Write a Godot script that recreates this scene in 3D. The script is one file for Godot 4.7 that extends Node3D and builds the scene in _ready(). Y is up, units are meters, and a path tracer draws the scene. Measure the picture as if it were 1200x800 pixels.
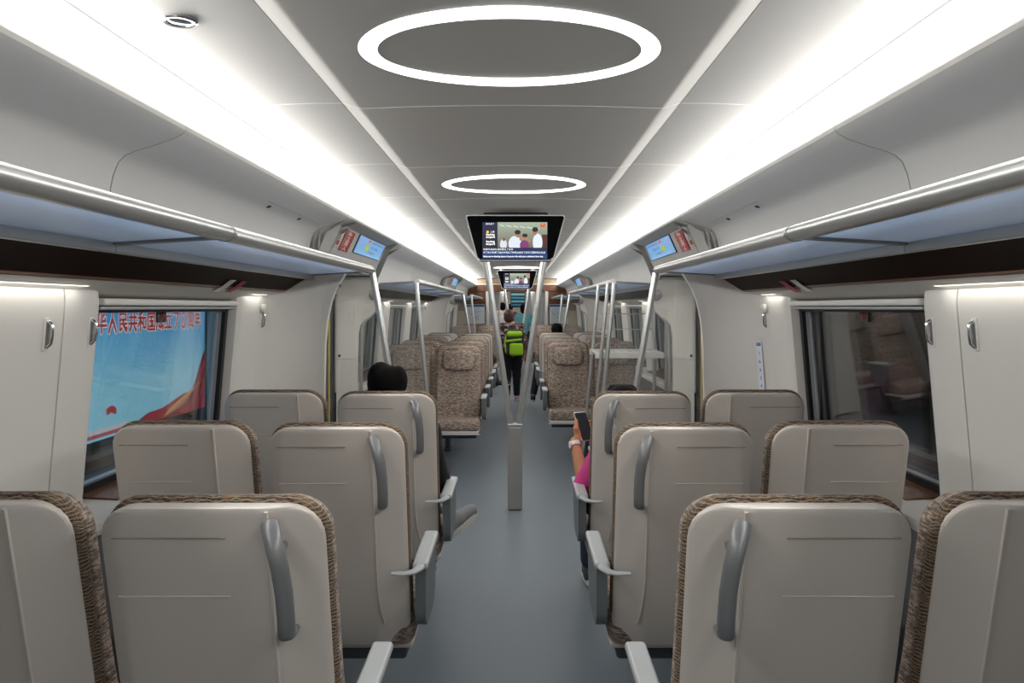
extends Node3D
# Interior of an airport express carriage, looking down the aisle. x right, y up from the floor, the aisle runs along -z (depth d = -z).

# ---------------------------------------------------------------- mesh collecting
class MB:
	var v := PackedVector3Array()
	var t := PackedInt32Array()
	func quad(a: int, b: int, c: int, d: int) -> void:
		t.append_array([a, b, c, a, c, d])
	func fix(from: int) -> void:
		# turn a closed piece so that its faces look outwards
		if t.size() <= from: return
		var o: Vector3 = v[t[from]]
		var vol := 0.0
		for i in range(from, t.size(), 3):
			vol += (v[t[i]] - o).dot((v[t[i + 1]] - o).cross(v[t[i + 2]] - o))
		if vol < 0.0:
			for i in range(from, t.size(), 3):
				var s := t[i + 1]
				t[i + 1] = t[i + 2]
				t[i + 2] = s
	func mirror() -> MB:
		var m := MB.new()
		m.v = v.duplicate()
		m.t = t.duplicate()
		for i in m.v.size(): m.v[i].x = -m.v[i].x
		for i in range(0, m.t.size(), 3):
			var s := m.t[i + 1]
			m.t[i + 1] = m.t[i + 2]
			m.t[i + 2] = s
		return m
	func moved(x: Transform3D) -> MB:
		var m := MB.new()
		m.t = t.duplicate()
		m.v = v.duplicate()
		for i in m.v.size(): m.v[i] = x * m.v[i]
		return m
	func mesh(crease := 38.0) -> ArrayMesh:
		var lim := cos(deg_to_rad(crease))
		var nf := t.size() / 3
		var fn := PackedVector3Array()
		var fu := PackedVector3Array()
		fn.resize(nf)
		fu.resize(nf)
		var at := {}
		var keys: Array = []
		keys.resize(v.size())
		for i in v.size(): keys[i] = Vector3i((v[i] * 20000.0).round())
		for f in nf:
			var a := v[t[f * 3]]
			var n := (v[t[f * 3 + 1]] - a).cross(v[t[f * 3 + 2]] - a)
			fn[f] = n
			fu[f] = n.normalized()
			for k in 3:
				var q = keys[t[f * 3 + k]]
				if at.has(q): at[q].append(f)
				else: at[q] = [f]
		var P := PackedVector3Array()
		var N := PackedVector3Array()
		P.resize(nf * 3)
		N.resize(nf * 3)
		for f in nf:
			for k in 3:
				var idx := t[f * 3 + k]
				var s := Vector3.ZERO
				for g in at[keys[idx]]:
					if fu[f].dot(fu[g]) >= lim: s += fn[g]
				s = s.normalized()
				if s == Vector3.ZERO: s = fu[f]
				var o: int = f * 3 + [0, 2, 1][k]     # front faces run clockwise
				P[o] = v[idx]
				N[o] = s
		var arr := []
		arr.resize(Mesh.ARRAY_MAX)
		arr[Mesh.ARRAY_VERTEX] = P
		arr[Mesh.ARRAY_NORMAL] = N
		var am := ArrayMesh.new()
		if nf > 0: am.add_surface_from_arrays(Mesh.PRIMITIVE_TRIANGLES, arr)
		return am

func V(x: float, y: float, d: float) -> Vector3:
	return Vector3(x, y, -d)

# closed rings of equal length joined into a tube, ends closed by fans
func loft(m: MB, rings: Array, caps := true, wrap := false) -> MB:
	var from := m.t.size()
	var b := m.v.size()
	var n: int = rings[0].size()
	for r in rings: m.v.append_array(r)
	var last: int = rings.size() if wrap else rings.size() - 1
	for i in last:
		var i2: int = (i + 1) % rings.size()
		for j in n:
			var k := (j + 1) % n
			m.quad(b + i * n + j, b + i * n + k, b + i2 * n + k, b + i2 * n + j)
	if caps and not wrap:
		for e in 2:
			var o: int = b + (rings.size() - 1) * n * e
			var c := Vector3.ZERO
			for j in n: c += m.v[o + j]
			m.v.append(c / n)
			var ci := m.v.size() - 1
			for j in n:
				var k := (j + 1) % n
				if e == 0: m.t.append_array([ci, o + k, o + j])
				else: m.t.append_array([ci, o + j, o + k])
	m.fix(from)
	return m

# flat outline pushed along one axis. plane "xy": along z from depth a to b; "xd": along y; "dy": along x
func prism(m: MB, poly: PackedVector2Array, a: float, b: float, plane := "xy") -> MB:
	var from := m.t.size()
	var o := m.v.size()
	var n := poly.size()
	for q in [a, b]:
		for p in poly:
			if plane == "xy": m.v.append(Vector3(p.x, p.y, -q))
			elif plane == "xd": m.v.append(Vector3(p.x, q, -p.y))
			else: m.v.append(Vector3(q, p.y, -p.x))
	var tr := Geometry2D.triangulate_polygon(poly)
	for i in range(0, tr.size(), 3):
		m.t.append_array([o + tr[i], o + tr[i + 1], o + tr[i + 2]])
		m.t.append_array([o + n + tr[i], o + n + tr[i + 2], o + n + tr[i + 1]])
	var area := 0.0
	for j in n:
		var k := (j + 1) % n
		area += poly[j].cross(poly[k])
	# sides wound to agree with the first cap
	var cw := false
	if tr.size() > 2:
		cw = (poly[tr[1]] - poly[tr[0]]).cross(poly[tr[2]] - poly[tr[0]]) * area < 0.0
	for j in n:
		var k := (j + 1) % n
		if cw: m.quad(o + j, o + k, o + n + k, o + n + j)
		else: m.quad(o + k, o + j, o + n + j, o + n + k)
	m.fix(from)
	return m

# an open section line thickened and pushed along the aisle
func sheet(m: MB, pts: Array, th: float, d0: float, d1: float) -> MB:
	var poly := PackedVector2Array()
	var back := PackedVector2Array()
	for i in pts.size():
		var p: Vector2 = pts[i]
		var n := Vector2.ZERO
		if i > 0:
			var e: Vector2 = (pts[i] - pts[i - 1]).normalized()
			n += Vector2(-e.y, e.x)
		if i < pts.size() - 1:
			var e2: Vector2 = (pts[i + 1] - pts[i]).normalized()
			n += Vector2(-e2.y, e2.x)
		poly.append(p)
		back.append(p + n.normalized() * th)
	back.reverse()
	poly.append_array(back)
	return prism(m, poly, d0, d1)

func tube(m: MB, pts: Array, ra: float, seg := 10, rb := -1.0, flat := Vector2.ONE, side := Vector3.ZERO) -> MB:
	var rings := []
	var up := Vector3.ZERO
	for i in pts.size():
		var a: Vector3 = pts[maxi(i - 1, 0)]
		var b: Vector3 = pts[mini(i + 1, pts.size() - 1)]
		var d := (b - a).normalized()
		if i == 0:
			up = side if side != Vector3.ZERO else (Vector3.UP if absf(d.y) < 0.9 else Vector3.RIGHT)
		up = (up - d * up.dot(d)).normalized()
		var w := d.cross(up)
		var r := ra if rb < 0.0 else lerpf(ra, rb, float(i) / (pts.size() - 1))
		var ring := PackedVector3Array()
		for j in seg:
			var q := TAU * j / seg
			ring.append(pts[i] + (up * cos(q) * flat.x + w * sin(q) * flat.y) * r)
		rings.append(ring)
	return loft(m, rings)

func lathe(m: MB, at: Vector3, axis: Vector3, prof: Array, seg := 20) -> MB:
	var ax := axis.normalized()
	var u := ax.cross(Vector3.UP if absf(ax.y) < 0.9 else Vector3.RIGHT).normalized()
	var w := ax.cross(u)
	var rings := []
	for p in prof:
		var ring := PackedVector3Array()
		for j in seg:
			var q := TAU * j / seg
			ring.append(at + ax * p.y + (u * cos(q) + w * sin(q)) * p.x)
		rings.append(ring)
	return loft(m, rings)

# box with rounded edges
func rbox(m: MB, c: Vector3, s: Vector3, r: float, x := Basis.IDENTITY, fine := false) -> MB:
	var h := s * 0.5
	r = minf(r, minf(h.x, minf(h.y, h.z)) * 0.999)
	var fr := [0.0, 0.25, 0.6, 1.0] if fine else [0.0, 0.45, 1.0]
	var co := []
	for ax in 3:
		var l := []
		for f in fr: l.append(-h[ax] + r * f)
		for i in fr.size(): l.append(h[ax] - r * fr[fr.size() - 1 - i])
		co.append(l)
	var n: int = co[0].size()
	var from := m.t.size()
	for ax in 3:
		var a1 := (ax + 1) % 3
		var a2 := (ax + 2) % 3
		for sg in [-1.0, 1.0]:
			var b := m.v.size()
			for i in n:
				for j in n:
					var p := Vector3.ZERO
					p[ax] = h[ax] * sg
					p[a1] = co[a1][i]
					p[a2] = co[a2][j]
					var q := p.clamp(-h + Vector3.ONE * r, h - Vector3.ONE * r)
					m.v.append(c + x * (q + (p - q).normalized() * r))
			for i in n - 1:
				for j in n - 1:
					var k := b + i * n + j
					if sg > 0: m.quad(k, k + n, k + n + 1, k + 1)
					else: m.quad(k, k + 1, k + n + 1, k + n)
	m.fix(from)
	return m

# an upright rounded-rectangle pad; rear and front depth given by callables of (x, y)
func bevel(d: float, r: float) -> float:
	if d >= r: return 0.0
	var e := r - maxf(d, 0.0)
	return r - sqrt(maxf(r * r - e * e, 0.0))

func pad(m: MB, hw: float, y0: float, y1: float, rt: float, rb: float, zr: Callable, zf: Callable, br: float, bf: float, xs: Array) -> MB:
	var ys := []
	for k in 7: ys.append(y0 + rb * (1.0 - cos(PI / 2 * k / 6.0)))
	var mid := 7
	for k in range(1, mid): ys.append(lerpf(y0 + rb, y1 - rt, float(k) / mid))
	for k in 7: ys.append(y1 - rt * (1.0 - sin(PI / 2 * k / 6.0)))
	var from := m.t.size()
	var b := m.v.size()
	var nx := xs.size()
	var ny := ys.size()
	for side in 2:
		for y in ys:
			var w := hw
			if y > y1 - rt: w = hw - rt + sqrt(maxf(rt * rt - pow(y - (y1 - rt), 2), 0.0))
			elif y < y0 + rb: w = hw - rb + sqrt(maxf(rb * rb - pow(y0 + rb - y, 2), 0.0))
			for s in xs:
				var x: float = s * w
				# distance to the outline
				var rc: float = rt if y > (y0 + y1) / 2 else rb
				var qx: float = absf(x) - (hw - rc)
				var qy: float = (y - (y1 - rc)) if y > (y0 + y1) / 2 else ((y0 + rc) - y)
				var dist: float = rc - (Vector2(maxf(qx, 0), maxf(qy, 0)).length() + minf(maxf(qx, qy), 0.0))
				var z: float = (zr.call(x, y) - bevel(dist, br)) if side == 0 else (zf.call(x, y) + bevel(dist, bf))
				m.v.append(Vector3(x, y, z))
	var f := nx * ny
	for i in ny - 1:
		for j in nx - 1:
			var k := b + i * nx + j
			m.quad(k, k + 1, k + nx + 1, k + nx)
			m.quad(f + k, f + k + nx, f + k + nx + 1, f + k + 1)
	for i in ny - 1:
		for e in [0, nx - 1]:
			var k: int = b + i * nx + e
			if e == 0: m.quad(k, k + nx, f + k + nx, f + k)
			else: m.quad(k, f + k, f + k + nx, k + nx)
	for j in nx - 1:
		var k := b + j
		m.quad(k, f + k, f + k + 1, k + 1)
		k = b + (ny - 1) * nx + j
		m.quad(k, k + 1, f + k + 1, f + k)
	m.fix(from)
	return m

# a flat textured face: a corner, the way of u, the way of v (v runs down the picture)
func card(o: Vector3, u: Vector3, w: Vector3, n: Vector3) -> ArrayMesh:
	var st := SurfaceTool.new()
	st.begin(Mesh.PRIMITIVE_TRIANGLES)
	var pp := [o, o + u, o + u + w, o + w]
	var uv := [Vector2(0, 0), Vector2(1, 0), Vector2(1, 1), Vector2(0, 1)]
	var order := [0, 1, 2, 0, 2, 3]
	if u.cross(w).dot(n) > 0: order = [0, 2, 1, 0, 3, 2]
	for i in order:
		st.set_normal(n)
		st.set_uv(uv[i])
		st.add_vertex(pp[i])
	return st.commit()

# ---------------------------------------------------------------- bodies: smooth union of tapered capsules and ellipsoids, meshed as surface nets
func body(m: MB, prims: Array, cell: float, k := 0.03) -> MB:
	var lo := Vector3.INF
	var hi := -Vector3.INF
	for p in prims:
		var r: float = maxf(p[2], p[3]) if p.size() == 4 else maxf(p[1].x, maxf(p[1].y, p[1].z))
		lo = lo.min(p[0] - Vector3.ONE * r)
		hi = hi.max(p[0] + Vector3.ONE * r)
		if p.size() == 4:
			lo = lo.min(p[1] - Vector3.ONE * r)
			hi = hi.max(p[1] + Vector3.ONE * r)
	lo -= Vector3.ONE * cell * 2.5
	hi += Vector3.ONE * cell * 2.5
	var nx := int((hi.x - lo.x) / cell) + 2
	var ny := int((hi.y - lo.y) / cell) + 2
	var nz := int((hi.z - lo.z) / cell) + 2
	var g := PackedFloat32Array()
	g.resize(nx * ny * nz)
	g.fill(1.0)
	var reach := k + cell * 2.0
	for p in prims:
		var cap: bool = p.size() == 4
		var a: Vector3 = p[0]
		var bb: Vector3 = p[1]
		var ra: float = p[2] if cap else 0.0
		var rb: float = p[3] if cap else 0.0
		var ab := bb - a
		var l2 := maxf(ab.length_squared(), 1e-9)
		var rr := (maxf(ra, rb) if cap else maxf(bb.x, maxf(bb.y, bb.z))) + reach
		var p0: Vector3 = (a.min(bb) if cap else a) - Vector3.ONE * rr
		var p1: Vector3 = (a.max(bb) if cap else a) + Vector3.ONE * rr
		var mr := minf(bb.x, minf(bb.y, bb.z))
		for ix in range(maxi(0, int((p0.x - lo.x) / cell)), mini(nx, int((p1.x - lo.x) / cell) + 2)):
			for iy in range(maxi(0, int((p0.y - lo.y) / cell)), mini(ny, int((p1.y - lo.y) / cell) + 2)):
				for iz in range(maxi(0, int((p0.z - lo.z) / cell)), mini(nz, int((p1.z - lo.z) / cell) + 2)):
					var q := lo + Vector3(ix, iy, iz) * cell
					var d := 0.0
					if cap:
						var h := clampf((q - a).dot(ab) / l2, 0.0, 1.0)
						d = (q - a - ab * h).length() - lerpf(ra, rb, h)
					else:
						d = ((q - a) / bb).length() - 1.0
						d *= mr
					var i := (ix * ny + iy) * nz + iz
					var o := g[i]
					var e := maxf(k - absf(o - d), 0.0) / k
					g[i] = minf(o, d) - e * e * k * 0.25
	var cellv := {}
	var from := m.t.size()
	var sx := ny * nz
	var off := [0, sx, nz, sx + nz, 1, sx + 1, nz + 1, sx + nz + 1]
	var edges := [[0, 1], [2, 3], [4, 5], [6, 7], [0, 2], [1, 3], [4, 6], [5, 7], [0, 4], [1, 5], [2, 6], [3, 7]]
	for ix in nx - 1:
		for iy in ny - 1:
			for iz in nz - 1:
				var i := (ix * ny + iy) * nz + iz
				var g0 := g[i]
				if absf(g0) > cell * 2.0: continue
				var neg := 0
				for o in off:
					if g[i + o] < 0.0: neg += 1
				if neg == 0 or neg == 8: continue
				var s := Vector3.ZERO
				var c := 0
				for e in edges:
					var ga := g[i + off[e[0]]]
					var gb := g[i + off[e[1]]]
					if (ga < 0.0) != (gb < 0.0):
						var h := ga / (ga - gb)
						var ca := Vector3(e[0] & 1, (e[0] >> 1) & 1, e[0] >> 2)
						var cb := Vector3(e[1] & 1, (e[1] >> 1) & 1, e[1] >> 2)
						s += ca.lerp(cb, h)
						c += 1
				cellv[i] = m.v.size()
				m.v.append(lo + (Vector3(ix, iy, iz) + s / c) * cell)
	var st := [sx, nz, 1]
	for i in cellv:
		for ax in 3:
			var gn := g[i]
			if (gn < 0.0) == (g[i + st[ax]] < 0.0): continue
			var u: int = st[(ax + 1) % 3]
			var w: int = st[(ax + 2) % 3]
			if cellv.has(i - u) and cellv.has(i - w) and cellv.has(i - u - w):
				if gn < 0.0: m.quad(cellv[i], cellv[i - u], cellv[i - u - w], cellv[i - w])
				else: m.quad(cellv[i], cellv[i - w], cellv[i - u - w], cellv[i - u])
	m.fix(from)
	return m

# ---------------------------------------------------------------- nodes
var counts := {}
func numbered(called: String) -> String:
	counts[called] = counts.get(called, -1) + 1
	return called if counts[called] == 0 else "%s_%03d" % [called, counts[called]]

func part(parent: Node, called: String, mesh: Mesh, material: Material, label := "") -> MeshInstance3D:
	var o := MeshInstance3D.new()
	o.name = called
	o.mesh = mesh
	o.material_override = null
	for i in mesh.get_surface_count(): o.set_surface_override_material(i, material)
	o.cast_shadow = GeometryInstance3D.SHADOW_CASTING_SETTING_ON
	parent.add_child(o, true)
	if label: o.set_meta("label", label)
	return o

func thing(called: String, label: String, category: String, at := Vector3.ZERO, group := "") -> Node3D:
	var o := Node3D.new()
	o.name = numbered(called)
	o.position = at
	add_child(o)
	o.set_meta("label", label)
	o.set_meta("category", category)
	if group: o.set_meta("group", group)
	return o

func single(called: String, label: String, category: String, mesh: Mesh, material: Material, at := Vector3.ZERO, group := "") -> MeshInstance3D:
	var o := MeshInstance3D.new()
	o.name = numbered(called)
	o.mesh = mesh
	for i in mesh.get_surface_count(): o.set_surface_override_material(i, material)
	o.position = at
	add_child(o)
	o.set_meta("label", label)
	o.set_meta("category", category)
	if group: o.set_meta("group", group)
	return o

func setting(called: String, label: String, category: String) -> Node3D:
	var o := Node3D.new()
	o.name = called
	add_child(o)
	o.set_meta("kind", "structure")
	o.set_meta("label", label)
	o.set_meta("category", category)
	return o

func copy(src: Node3D, label: String, at: Vector3, turn := 0.0) -> Node3D:
	var c: Node3D = src.duplicate()
	c.name = numbered(src.name.get_slice("_00", 0))
	add_child(c)
	c.position = at
	c.rotation.y = turn
	c.set_meta("label", label)
	return c

# ---------------------------------------------------------------- materials
var M := {}
func mat(hex: String, rough := 0.5, metal := 0.0) -> StandardMaterial3D:
	var m := StandardMaterial3D.new()
	m.albedo_color = Color.html(hex)
	m.roughness = rough
	m.metallic = metal
	return m

func glow(hex: String, energy: float) -> StandardMaterial3D:
	var m := mat("f4f4f2", 0.6)
	m.emission_enabled = true
	m.emission = Color.html(hex)
	m.emission_energy_multiplier = energy
	return m

func printed(im: Image, rough := 0.4) -> StandardMaterial3D:
	var m := mat("ffffff", rough)
	m.albedo_texture = ImageTexture.create_from_image(im)
	m.texture_repeat = false
	return m

func lit_print(im: Image, energy: float) -> StandardMaterial3D:
	var m := mat("0a0a0a", 0.25)
	m.emission_enabled = true
	m.emission = Color.BLACK
	m.emission_texture = ImageTexture.create_from_image(im)
	m.emission_energy_multiplier = energy
	m.texture_repeat = false
	return m

func woven(front: bool) -> Image:
	var n := 512
	var im := Image.create(n, n, false, Image.FORMAT_RGB8)
	var fn := FastNoiseLite.new()
	fn.seed = 5 if front else 9
	fn.frequency = 1.0
	fn.fractal_type = FastNoiseLite.FRACTAL_NONE
	var rng := RandomNumberGenerator.new()
	rng.seed = 11
	for y in n:
		for x in n:
			# tileable by mapping onto circles
			var ax := TAU * x / n
			var ay := TAU * y / n
			var c: Color
			if front:
				var dash := fn.get_noise_3d(cos(ax) * 1.9, sin(ax) * 1.9, y * 0.15)
				var dash2 := fn.get_noise_3d(cos(ax) * 5.0 + 40.0, sin(ax) * 5.0, y * 0.26)
				var v := clampf(0.5 + dash * 0.72 + dash2 * 0.5, 0.0, 1.0)
				c = Color(0.33, 0.285, 0.25).lerp(Color(0.77, 0.70, 0.645), v)
				c = c * (0.93 + 0.14 * rng.randf())
			else:
				var wob := fn.get_noise_3d(cos(ax) * 1.3, sin(ax) * 1.3, y * 0.012) * 8.0
				var row := sin((y + wob) * TAU / 16.0)
				var fine := sin((y + wob * 1.6) * TAU / 7.3)
				c = Color(0.165, 0.135, 0.12)
				var o := fn.get_noise_3d(cos(ax) * 2.2 + 9.0, sin(ax) * 2.2, y * 0.05)
				if o > 0.34: c = Color(0.52, 0.37, 0.19)
				elif o < -0.32: c = Color(0.38, 0.22, 0.17)
				if row > 0.66: c = Color(0.66, 0.62, 0.55)
				elif fine > 0.75: c = c.lerp(Color(0.55, 0.52, 0.47), 0.7)
			im.set_pixel(x, y, c)
	return im

func speckle(base: Color, amount: float, sd: int, n := 256) -> Image:
	var im := Image.create(n, n, false, Image.FORMAT_RGB8)
	var rng := RandomNumberGenerator.new()
	rng.seed = sd
	for y in n:
		for x in n:
			var v := 1.0 + (rng.randf() - 0.5) * amount
			if rng.randf() < 0.02: v *= 1.0 + (rng.randf() - 0.4) * amount * 2.0
			im.set_pixel(x, y, Color(base.r * v, base.g * v, base.b * v))
	return im

func wood_print() -> Image:
	var n := 256
	var im := Image.create(n, n, false, Image.FORMAT_RGB8)
	var fn := FastNoiseLite.new()
	fn.seed = 3
	fn.frequency = 1.0
	for y in n:
		for x in n:
			var g := fn.get_noise_2d(x * 0.12 + fn.get_noise_2d(x * 0.02, y * 0.01) * 4.0, y * 0.006)
			im.set_pixel(x, y, Color(0.46, 0.30, 0.17).lerp(Color(0.33, 0.20, 0.11), clampf(0.5 + g * 1.4, 0, 1)))
	return im

func stroke(im: Image, pts: Array, o: Vector2, s: Vector2, w: float, c: Color) -> void:
	for i in pts.size() - 1:
		var a: Vector2 = o + pts[i] * s
		var b: Vector2 = o + pts[i + 1] * s
		var n := int(a.distance_to(b) * 2.0) + 1
		for k in n + 1:
			var p := a.lerp(b, float(k) / n)
			im.fill_rect(Rect2i(int(p.x - w / 2), int(p.y - w / 2), maxi(1, int(w)), maxi(1, int(w))), c)

func blob(im: Image, c: Vector2, r: Vector2, col: Color) -> void:
	for y in range(maxi(0, int(c.y - r.y)), mini(im.get_height(), int(c.y + r.y) + 1)):
		for x in range(maxi(0, int(c.x - r.x)), mini(im.get_width(), int(c.x + r.x) + 1)):
			if pow((x - c.x) / r.x, 2) + pow((y - c.y) / r.y, 2) <= 1.0: im.set_pixel(x, y, col)

func glyphs() -> Array:
	var raw := [
		"3 0 1 3/2 2 2 5/8 .5 5 3/5 0 5 4 9 4 9 3/0 6.5 10 6.5/5 5 5 10",
		"5 0 5 3 1 10/5 3 9 10",
		"1.5 .5 8.5 .5 8.5 3.5 1.5 3.5/1.5 .5 1.5 9.5 4 8.5/1.5 6 9.5 6/5 3.5 6 7 9 9.8 9.5 8",
		"3 0 3 6/7 0 7 6/1 2.5 9 2.5/0 6 10 6/3.5 7 1 10/6.5 7 9 10",
		"4.5 0 1 1/0 3 5.5 3/2.8 .7 2.8 10/2.8 3.5 0 7.5/2.8 4 5.3 6.5/6.5 3 9.5 3 9.5 8.5 6.5 8.5 6.5 3",
		".5 .5 9.5 .5 9.5 9.8 .5 9.8 .5 .5/2.5 2.5 7.5 2.5/2.8 5 7.2 5/2.2 8 7.8 8/5 2.5 5 8/6.3 6 7 7",
		"1.5 2.5 9.5 2.5/1.5 2.5 1.5 6 0 10/1.5 5 4.5 5 4.2 8.5 3.2 8/5.5 0 6.5 6 9 10 9.7 7.5/8.8 4.5 5.5 9.5/7.5 .5 8.6 1.6",
		"5 0 5 2/1 2.5 9 2.5/3 4 3.8 8/7.2 4 6 9/0 9.3 10 9.3",
		"1.5 .5 8.5 .5 4 10",
		"5 0 2.5 1.5 2 5 2.5 8.5 5 10 7.5 8.5 8 5 7.5 1.5 5 0",
		"1.5 .5 1.5 6 .3 10/1.5 .5 9 .5 9 9.8 7.8 9.3/3.2 2.5 7.2 2.5/5.2 1.2 5.2 4.3/3 4.4 7.5 4.4/3.5 6 7 6 7 8.6 3.5 8.6 3.5 6",
		"3 0 1 3/2.5 1.8 9 1.8/2.5 4.3 8.5 4.3/2.5 4.3 2.5 7/0 7 10 7/5.5 1.8 5.5 10"]
	var out := []
	for r in raw:
		var g := []
		for s in r.split("/"):
			var f = s.split_floats(" ")
			var pl := []
			for i in range(0, f.size(), 2): pl.append(Vector2(f[i], f[i + 1]))
			g.append(pl)
		out.append(g)
	return out

# ---------------------------------------------------------------- the carriage
const NEAR := 0.05
const POSTER_SIDE := "poster-window side"
const DARK_SIDE := "dark-window side"
const COVE := [Vector2(0.937, 2.1465), Vector2(0.955, 2.037)]

func bank(s: float) -> String:
	return POSTER_SIDE if s < 0 else DARK_SIDE

func sided(m: MB, s: float) -> MB:
	return m if s > 0 else m.mirror()

func area_light(at: Vector3, towards: Vector3, along: Vector3, size: Vector2, energy: float, color: Color, called: String) -> void:
	var l := AreaLight3D.new()
	l.name = called
	var z := -towards.normalized()
	var x := along.normalized()
	l.transform = Transform3D(Basis(x, z.cross(x), z), at)
	l.area_size = size
	l.light_energy = energy
	l.light_color = color
	l.shadow_enabled = true
	l.area_range = 30.0
	l.area_attenuation = 2.0
	add_child(l, true)

func _ready() -> void:
	# ---- camera
	var cam := Camera3D.new()
	cam.name = "camera"
	cam.projection = Camera3D.PROJECTION_FRUSTUM
	cam.near = NEAR
	cam.far = 120.0
	cam.size = NEAR * 800.0 / 940.0
	cam.frustum_offset = Vector2(-7.0, -40.0) / 940.0 * NEAR
	cam.position = Vector3(0.022, 1.5, 0.0)
	add_child(cam)
	# ---- surroundings: a dark station tunnel
	var env := Environment.new()
	env.background_mode = Environment.BG_COLOR
	env.background_color = Color(0.012, 0.014, 0.018)
	env.tonemap_mode = Environment.TONE_MAPPER_LINEAR
	env.tonemap_exposure = 1.15
	env.sdfgi_enabled = true
	env.ssao_enabled = true
	env.ssil_enabled = true
	var we := WorldEnvironment.new()
	we.name = "surroundings"
	we.environment = env
	add_child(we)
	# ---- large lights: the two cove strips, in lengths of two modules
	var cool := Color(1.0, 0.985, 0.96)
	var n := Vector2(-(COVE[0].y - COVE[1].y), COVE[0].x - COVE[1].x).normalized()
	for s in [-1.0, 1.0]:
		for d in [-2.15, 2.35, 6.85, 11.35, 15.85, 20.6, 25.1]:
			var len_: float = 3.1 if d == 15.85 else 4.5
			var c: Vector2 = (COVE[0] + COVE[1]) * 0.5 + n * 0.004
			area_light(V(c.x * s, c.y, d + len_ / 2), Vector3(n.x * s, n.y, 0), Vector3(0, 0, 1), Vector2(len_ - 0.02, 0.106), COVE_ENERGY * len_ / 4.5, cool, "cove_area_light")

	materials()
	carriage_shell()
	ceiling_and_lights()
	for s in [-1.0, 1.0]:
		side_wall(s)
		racks(s)
	vestibules()
	far_end()
	outside()
	seats()
	screens()
	small_things()
	people()

const DOOR_ENERGY := 0.42
const SLIT_ENERGY := 0.032
const COVE_ENERGY := 1.66

func materials() -> void:
	M.shell = mat("d6cfc8", 0.36)
	M.shell.clearcoat_enabled = true
	M.shell.clearcoat = 0.25
	M.shell.clearcoat_roughness = 0.3
	M.screen_black = mat("060607", 0.3)
	M.screen_black.metallic_specular = 0.12
	M.groove_shade = mat("989189", 0.5)  # shade of a groove, put into the colour
	M.white = mat("dcdad5", 0.42)
	M.panel = mat("b7b6b3", 0.5)
	M.ceiling = mat("b6b5b2", 0.55)
	M.ceiling_mid = mat("bab8b4", 0.55)
	M.joint = mat("ecebe8", 0.5)  # highlight of the bevelled panel edges, painted as a pale colour
	M.rail = mat("c6c8c8", 0.32, 0.75)
	M.steel = mat("c9cbcb", 0.3, 0.85)
	M.post = mat("9c9b99", 0.4, 0.3)
	M.grip = mat("85878a", 0.34, 0.25)
	M.arm = mat("b4b9bc", 0.42)
	M.arm_dark = mat("6c7276", 0.5)
	M.chrome = mat("d8dadb", 0.15, 1.0)
	M.dark = mat("2a2d31", 0.6)
	M.base = mat("3d444b", 0.55)
	M.black = mat("101113", 0.45)
	M.lower = mat("6f7072", 0.6)
	M.brown_gloss = mat("2c1b12", 0.5)
	M.brown_gloss.metallic_specular = 0.12
	M.copper = mat("8a5a3c", 0.35, 0.3)
	M.grey_frame = mat("a4a9ae", 0.4, 0.2)
	M.yellow = mat("b9a640", 0.5)
	M.tunnel = mat("17181a", 0.85)
	M.tan = mat("a08a6e", 0.55)
	M.cove = glow("ffffff", 2.2)
	M.ring = glow("ffffff", 2.6)
	M.spot = glow("fff6e6", 1.6)
	M.fabric = mat("ffffff", 0.9)
	M.fabric.albedo_texture = ImageTexture.create_from_image(woven(true))
	M.fabric.uv1_triplanar = true
	M.fabric.uv1_scale = Vector3(2.0, 2.0, 2.0)
	M.fabric.rim_enabled = true
	M.fabric.rim = 0.2
	M.band = mat("ffffff", 0.9)
	M.band.albedo_texture = ImageTexture.create_from_image(woven(false))
	M.band.uv1_triplanar = true
	M.band.uv1_scale = Vector3(4.2, 4.2, 4.2)
	M.floor = mat("ffffff", 0.38)
	M.floor.albedo_texture = ImageTexture.create_from_image(speckle(Color(0.445, 0.485, 0.52), 0.10, 4))
	M.floor.uv1_triplanar = true
	M.floor.uv1_world_triplanar = true
	M.floor.uv1_scale = Vector3(2.5, 2.5, 2.5)
	M.wood = mat("ffffff", 0.4)
	M.wood.albedo_texture = ImageTexture.create_from_image(wood_print())
	M.wood.uv1_triplanar = true
	M.wood.uv1_scale = Vector3(1.5, 1.5, 1.5)
	M.frost = mat("eef3fa", 0.3)
	M.frost.backlight_enabled = true
	M.frost.backlight = Color(0.86, 0.92, 1.0)
	M.glass = mat("aab4b2", 0.02)
	M.glass.transparency = BaseMaterial3D.TRANSPARENCY_ALPHA
	M.glass.albedo_color.a = 0.04
	M.window_glass = mat("1c2024", 0.015)
	M.window_glass.transparency = BaseMaterial3D.TRANSPARENCY_ALPHA
	M.window_glass.albedo_color.a = 0.07
	M.skin = mat("b98a68", 0.55)
	M.skin.subsurf_scatter_enabled = true
	M.skin.subsurf_scatter_strength = 0.15
	M.hair = mat("0b0a0a", 0.75)
	M.hair.metallic_specular = 0.2
	M.hair_red = mat("3a1a16", 0.6)

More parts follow.
